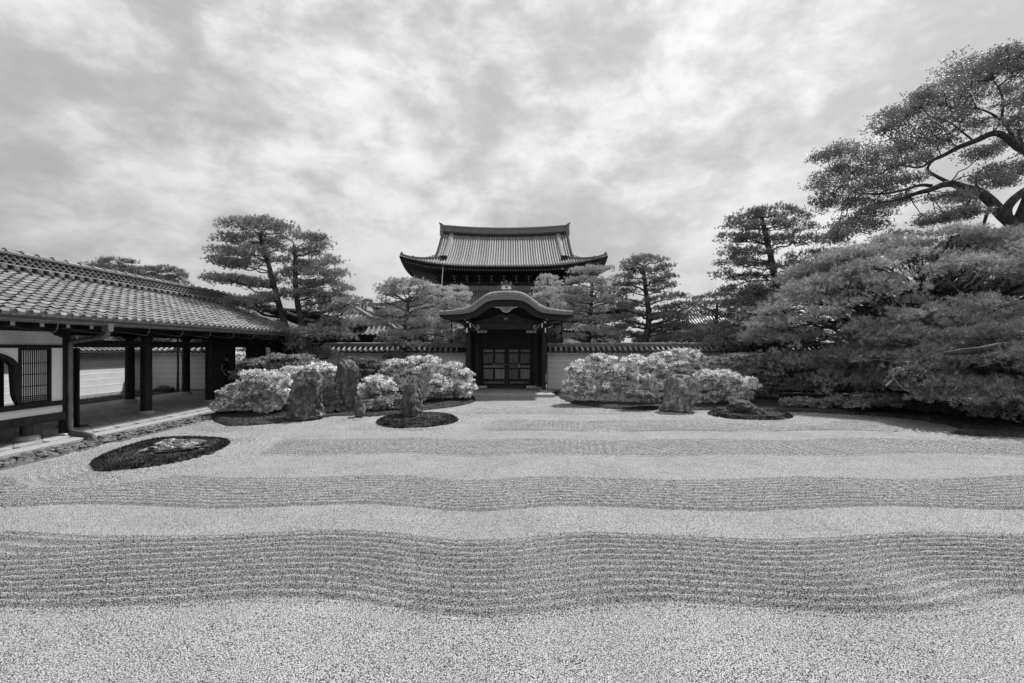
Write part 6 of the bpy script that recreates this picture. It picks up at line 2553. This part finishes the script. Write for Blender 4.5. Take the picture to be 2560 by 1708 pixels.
# ------------------------------------------------------------------ big broadleaf tree, top right
def broadleaf():
    d = 24.0
    rs = random.Random(5)
    r_ = np.random.default_rng(5)
    base = P(2600, 980, d)
    t_ = thing('broadleaf_tree', 'huge broadleaf tree with dark winding limbs leaning in from the top right corner', 'tree', (base[0], d, 0))
    b = MB()

    def path(pts, r0, r1, n=10, name=None, dz=0):
        q = open_smooth([P(*z5(x, y), d + (e[0] if e else 0)) for x, y, *e in pts], 2)
        m = len(q)
        b.tube(q, [r0 + (r1 - r0) * i / (m - 1) for i in range(m)], n, caps=False)
        return q
    q = open_smooth([np.array([base[0], d, 0]), P(*z5(1040, 900), d), P(*z5(1020, 760), d), P(*z5(960, 690), d)], 2)
    b.tube(q, [.55 - .2 * i / (len(q) - 1) for i in range(len(q))], 14, caps=False)
    b.build('trunk', M['bark'], t_, True, fixn=False)
    b = MB()
    P1 = path([(960, 700), (900, 650), (870, 610), (830, 575, .2), (800, 560, .3), (750, 548, .2), (720, 535), (680, 540, -.2), (640, 560, -.4), (590, 570, -.3), (540, 590), (500, 600), (430, 610)], .30, .03)
    P2 = path([(940, 700), (915, 650), (930, 610, .3), (990, 560, .6), (1060, 520, 1)], .26, .14)
    P3 = path([(960, 690), (1000, 600, -.5), (1040, 480, -1), (1010, 420, -1), (960, 400, -.8), (930, 370, -.5), (880, 340, -.2), (800, 380, -.2), (740, 400), (690, 430), (640, 450), (600, 480), (540, 470)], .26, .03)
    P4 = path([(740, 545), (700, 530), (650, 505, .3), (620, 485, .5), (640, 455, .6), (660, 440, .6)], .11, .03)
    P5 = path([(640, 545), (600, 540), (540, 560), (470, 575), (400, 575), (350, 570), (310, 530)], .09, .02)
    P6 = path([(960, 400, -.6), (930, 330), (900, 300), (910, 240), (900, 190), (870, 150)], .10, .02)
    P7 = path([(900, 300), (850, 265), (780, 250), (720, 270), (690, 300)], .06, .015)
    P8 = path([(800, 380), (740, 330), (700, 300), (640, 290), (600, 250)], .05, .015)
    P9 = path([(870, 610), (850, 640), (835, 690)], .10, .06)
    P10 = path([(820, 575), (800, 520, .5), (840, 470, .5), (880, 460, .6)], .05, .02)
    P11 = path([(990, 420), (960, 330, .8), (975, 240, .8), (1000, 150, .9)], .08, .03)
    lim = b.build('limbs', M['bark'], t_, True, fixn=False)
    allp = np.concatenate([P1, P3, P4, P5, P6, P7, P8, P10, P11])
    pads = [(245, 430, 34, 20), (300, 410, 45, 22), (360, 410, 50, 26), (235, 540, 34, 30), (290, 560, 45, 30), (250, 600, 34, 26), (330, 600, 50, 24), (350, 500, 60, 26), (300, 480, 45, 22), (420, 470, 70, 28), (400, 540, 60, 28), (470, 540, 60, 26), (390, 610, 45, 22),
            (450, 430, 60, 28), (460, 330, 50, 30), (520, 380, 60, 30), (520, 290, 60, 30), (480, 280, 40, 20), (590, 330, 60, 30), (570, 270, 50, 26), (560, 400, 60, 28), (610, 220, 50, 28), (650, 250, 55, 28), (600, 200, 34, 18), (680, 300, 60, 28), (640, 370, 60, 26), (700, 370, 50, 24),
            (690, 200, 60, 28), (740, 150, 60, 30), (730, 110, 45, 24), (780, 200, 60, 28), (760, 260, 50, 24), (800, 120, 60, 30), (860, 90, 60, 28), (850, 150, 60, 26), (920, 70, 55, 26), (970, 50, 45, 24), (940, 120, 60, 28), (990, 110, 50, 28), (880, 60, 45, 18), (1040, 60, 60, 30), (820, 310, 50, 18), (860, 400, 40, 14), (930, 190, 45, 18),
            (520, 470, 60, 24), (560, 520, 50, 20), (600, 440, 40, 16), (490, 610, 50, 18), (530, 590, 30, 14), (430, 640, 50, 20), (370, 670, 55, 22), (300, 720, 45, 20), (340, 700, 50, 20), (270, 740, 26, 16), (420, 690, 45, 16),
            (830, 430, 40, 14), (870, 480, 50, 20), (830, 520, 36, 20), (900, 530, 40, 18), (930, 500, 45, 18), (960, 380, 50, 22), (980, 340, 45, 22), (940, 300, 36, 14), (760, 580, 36, 14), (700, 580, 40, 12), (760, 620, 36, 26), (800, 640, 40, 24), (740, 650, 30, 18),
            (660, 665, 36, 14), (620, 680, 26, 10), (690, 665, 22, 10), (985, 480, 40, 24), (960, 230, 40, 16), (1030, 300, 50, 30), (1040, 180, 50, 30)]
    tw = MB()
    cs, ds = [], []
    for (x, y, rx, ry) in pads:
        dy = rs.uniform(-2.0, 2.0)
        c = P(*z5(x, y), d)
        c = c + (c - np.array([0, 0, EYE])) * dy / d
        ax, az_ = rx * .6696 / F * d, ry * .6696 / F * d
        ay = ax * 1.1
        i = int(np.argmin(((allp - c) ** 2).sum(1) + 2 * np.maximum(allp[:, 2] - c[2], 0)))
        mids = limb(tw, allp[i], c, .035, .014, 6, sag=.05, wob=.12, seg=6, rs=rs)
        for k in range(9):
            v = np.array([rs.gauss(0, .6), rs.gauss(0, .6), rs.gauss(.1, .45)])
            tgt = c + v * np.array([ax, ay, az_])
            limb(tw, mids[rs.choice([4, 5, 6])], tgt, .013, .005, 4, wob=.12, seg=3, rs=rs)
        nc = int(11 + ax * 9)
        v = r_.normal(0, .55, (nc, 3))
        cc = c + v * np.array([ax, ay, az_])
        for q_ in cc:
            m = 26
            u = r_.normal(0, 1, (m, 3)) * np.array([.20, .20, .07])
            cs.append(q_ + u)
            dr = u * 2.2 + np.array([0, 0, .12]) + r_.normal(0, .3, (m, 3))
            ds.append(dr / np.linalg.norm(dr, axis=1, keepdims=True))
    cs, ds = np.concatenate(cs), np.concatenate(ds)
    V, T = leaf_soup(cs, ds, 3, (.09, .14), .27, .5, 5)
    V -= ORG[t_.name]
    TOT[0] += len(T)
    tw.build('branches', M['bark'], t_, True, fixn=False)
    o = link('foliage', mesh_np('foliage', V, T, M['leaf_tree']), t_)
    o['kind'] = 'stuff'


broadleaf()
print('foliage triangles', TOT[0])


# ------------------------------------------------------------------ persons
def skin_body(name, verts, edges, radii, m, parent, root=0, sub=2):
    me = bpy.data.meshes.new(name)
    me.from_pydata([tuple(v) for v in verts], edges, [])
    o = link(name, me, parent)
    me.materials.append(m)
    md = o.modifiers.new('skin', 'SKIN')
    md.use_smooth_shade = True
    sv = me.skin_vertices[0].data
    for i, r_ in enumerate(radii):
        if hasattr(r_, '__len__'):
            sv[i].radius = r_
        else:
            sv[i].radius = (r_, r_)
    sv[root].use_root = True
    s_ = o.modifiers.new('sub', 'SUBSURF')
    s_.levels = s_.render_levels = sub
    return o


def person(label, loc, rz, hat, seed):
    t_ = thing('person', label, 'person', loc)
    t_.rotation_euler = (0, 0, rz)
    ORG[t_.name] = np.zeros(3)
    # facing local +x; y left
    J = {
        'pelvis': (0, 0, .95), 'spine': (-.01, 0, 1.12), 'chest': (.0, 0, 1.32), 'neck': (.02, 0, 1.47), 'chin': (.04, 0, 1.55), 'head': (.04, 0, 1.66), 'crown': (.03, 0, 1.73),
        'hl': (.0, .10, .90), 'kl': (.14, .10, .50), 'al': (.06, .10, .09), 'tl': (.22, .11, .035),
        'hr': (0, -.10, .90), 'kr': (.0, -.10, .50), 'ar': (-.24, -.10, .12), 'tr': (-.12, -.11, .035),
        'sl': (0, .18, 1.40), 'el': (-.06, .25, 1.12), 'wl': (.12, .24, .96), 'sr': (0, -.18, 1.40), 'er': (-.10, -.24, 1.12), 'wr': (.05, -.25, .90),
    }
    names = list(J)
    E = [('pelvis', 'spine'), ('spine', 'chest'), ('chest', 'neck'), ('neck', 'chin'), ('chin', 'head'), ('head', 'crown'), ('pelvis', 'hl'), ('hl', 'kl'), ('kl', 'al'), ('al', 'tl'), ('pelvis', 'hr'), ('hr', 'kr'), ('kr', 'ar'), ('ar', 'tr'),
         ('chest', 'sl'), ('sl', 'el'), ('el', 'wl'), ('chest', 'sr'), ('sr', 'er'), ('er', 'wr')]
    Rr = {'pelvis': (.11, .14), 'spine': (.10, .13), 'chest': (.11, .15), 'neck': .055, 'chin': .075, 'head': .10, 'crown': .075, 'hl': .09, 'kl': .06, 'al': .04, 'tl': .035, 'hr': .09, 'kr': .06, 'ar': .04, 'tr': .035,
          'sl': .06, 'el': .042, 'wl': .03, 'sr': .06, 'er': .042, 'wr': .03}
    # hands: palm and five fingers
    for s_, w_ in (('l', 'wl'), ('r', 'wr')):
        wx = Vector(J[w_])
        dirn = (Vector(J[w_]) - Vector(J['e' + s_])).normalized()
        side = Vector((0, 1, 0)).cross(dirn).normalized()
        J['palm' + s_] = tuple(wx + dirn * .06)
        Rr['palm' + s_] = (.032, .018)
        E.append((w_, 'palm' + s_))
        for k in range(4):
            o_ = side * (.024 - .016 * k)
            a_ = 'f%d%s' % (k, s_)
            b_ = 'g%d%s' % (k, s_)
            J[a_] = tuple(wx + dirn * .105 + o_)
            J[b_] = tuple(wx + dirn * (.15 + (.01 if k in (1, 2) else -.005)) + o_ * 1.1 + Vector((0, -.012 if s_ == 'l' else .012, 0)))
            Rr[a_] = Rr[b_] = .0085
            E += [('palm' + s_, a_), (a_, b_)]
        J['t1' + s_] = tuple(wx + dirn * .05 + side * .04)
        J['t2' + s_] = tuple(wx + dirn * .09 + side * .055)
        Rr['t1' + s_] = Rr['t2' + s_] = .010
        E += [(w_, 't1' + s_), ('t1' + s_, 't2' + s_)]
    names = list(J)
    ix = {n: i for i, n in enumerate(names)}
    body = skin_body('body', [J[n] for n in names], [(ix[a], ix[c]) for a, c in E], [Rr[n] for n in names], M['skin'], t_)

    def cloth(nm, keys, edges, rad, m_):
        ids = {k: i for i, k in enumerate(keys)}
        return skin_body(nm, [J[k] for k in keys], [(ids[a], ids[c]) for a, c in edges], rad, m_, body, 0, 2)
    J['um'] = tuple((Vector(J['sl']) + Vector(J['el'])) / 2)
    J['vm'] = tuple((Vector(J['sr']) + Vector(J['er'])) / 2)
    cloth('shirt', ['pelvis', 'spine', 'chest', 'neck', 'sl', 'um', 'sr', 'vm'], [('pelvis', 'spine'), ('spine', 'chest'), ('chest', 'neck'), ('chest', 'sl'), ('sl', 'um'), ('chest', 'sr'), ('sr', 'vm')],
          [(.145, .175), (.135, .165), (.145, .185), .07, .085, .072, .085, .072], M['cloth_dark'])
    cloth('trousers', ['pelvis', 'hl', 'kl', 'al', 'hr', 'kr', 'ar'], [('pelvis', 'hl'), ('hl', 'kl'), ('kl', 'al'), ('pelvis', 'hr'), ('hr', 'kr'), ('kr', 'ar')],
          [(.135, .165), .115, .085, .065, .115, .085, .065], M['cloth_mid'])
    b = MB()
    for s_ in ('l', 'r'):
        a_, t2 = Vector(J['a' + s_]), Vector(J['t' + s_])
        b.tube([a_ + Vector((-.05, 0, -.04)), (a_ + t2) / 2 + Vector((0, 0, -.01)), t2 + Vector((.05, 0, 0))], [.045, .05, .035], 8)
    b.build('shoes', M['cloth_dark'], body, True)
    b = MB()
    b.lathe((.03, 0, 1.665), [(.112, -.06), (.118, .0), (.11, .06), (.08, .10), (.03, .12)], 16)
    if hat:
        b.lathe((.03, 0, 1.72), [(.19, -.012), (.195, 0), (.12, .01), (.118, .08), (.05, .095)], 18)
    b.build('sun_hat' if hat else 'hair', M['cloth_pale'] if hat == 'pale' else M['hair'], body, True)
    b = MB()
    b.tube([(.13, 0, 1.665), (.165, 0, 1.635), (.13, 0, 1.625)], [.012, .018, .014], 6)
    for yy in (.036, -.036):
        b.lathe((.125, yy, 1.675), [(.0, .012), (.014, .004), (.014, -.01)], 8, 'x')
    b.tube([(.128, -.028, 1.60), (.138, 0, 1.597), (.128, .028, 1.60)], .006, 5)
    for yy in (.105, -.105):
        b.lathe((.03, yy, 1.65), [(.026, -.01), (.026, .01)], 8, 'y')
    b.build('face_features', M['skin'], body, True)
    return t_


pp = P(583, 977, 23.2)
person('person in dark shirt walking right in the shade at the far end of the corridor', (pp[0], 22.6, .122), R(12), None, 1)
pp = P(668, 889, 25.6)
person('second person in a dark hat, only the head showing above azaleas', (pp[0], 25.6, .0), R(160), 'pale', 2)
# small stand by the walking person
st = thing('notice_stand', 'thin dark wooden stand with a short top rail beside the walking person', 'stand', (*P(602, 960, 23.0)[:2], .12))
x, y = ORG[st.name][0], ORG[st.name][1]
b = MB()
b.box(x - .03, x + .03, y - .03, y + .03, .12, 1.35)
b.build('post', M['wood'], st)
b = MB()
b.box(x - .04, x + .30, y - .03, y + .03, 1.10, 1.16)
b.box(x - .04, x + .30, y - .025, y + .025, 1.0, 1.03)
b.build('top_rail', M['wood'], st)
b = MB()
b.box(x - .16, x + .16, y - .12, y + .12, .12, .17)
b.build('base', M['wood'], st)
pole = MB()
p_ = P(444, 978, 23.2)
pole.tube([(p_[0], p_[1], .05), (p_[0] + .02, p_[1], 1.3), (p_[0], p_[1], 2.9)], [.055, .045, .04], 8)
setp(pole.build('bare_tree_stem', M['bark'], None, True), 'thin dark tree stem beside the side wall behind the corridor', 'tree')
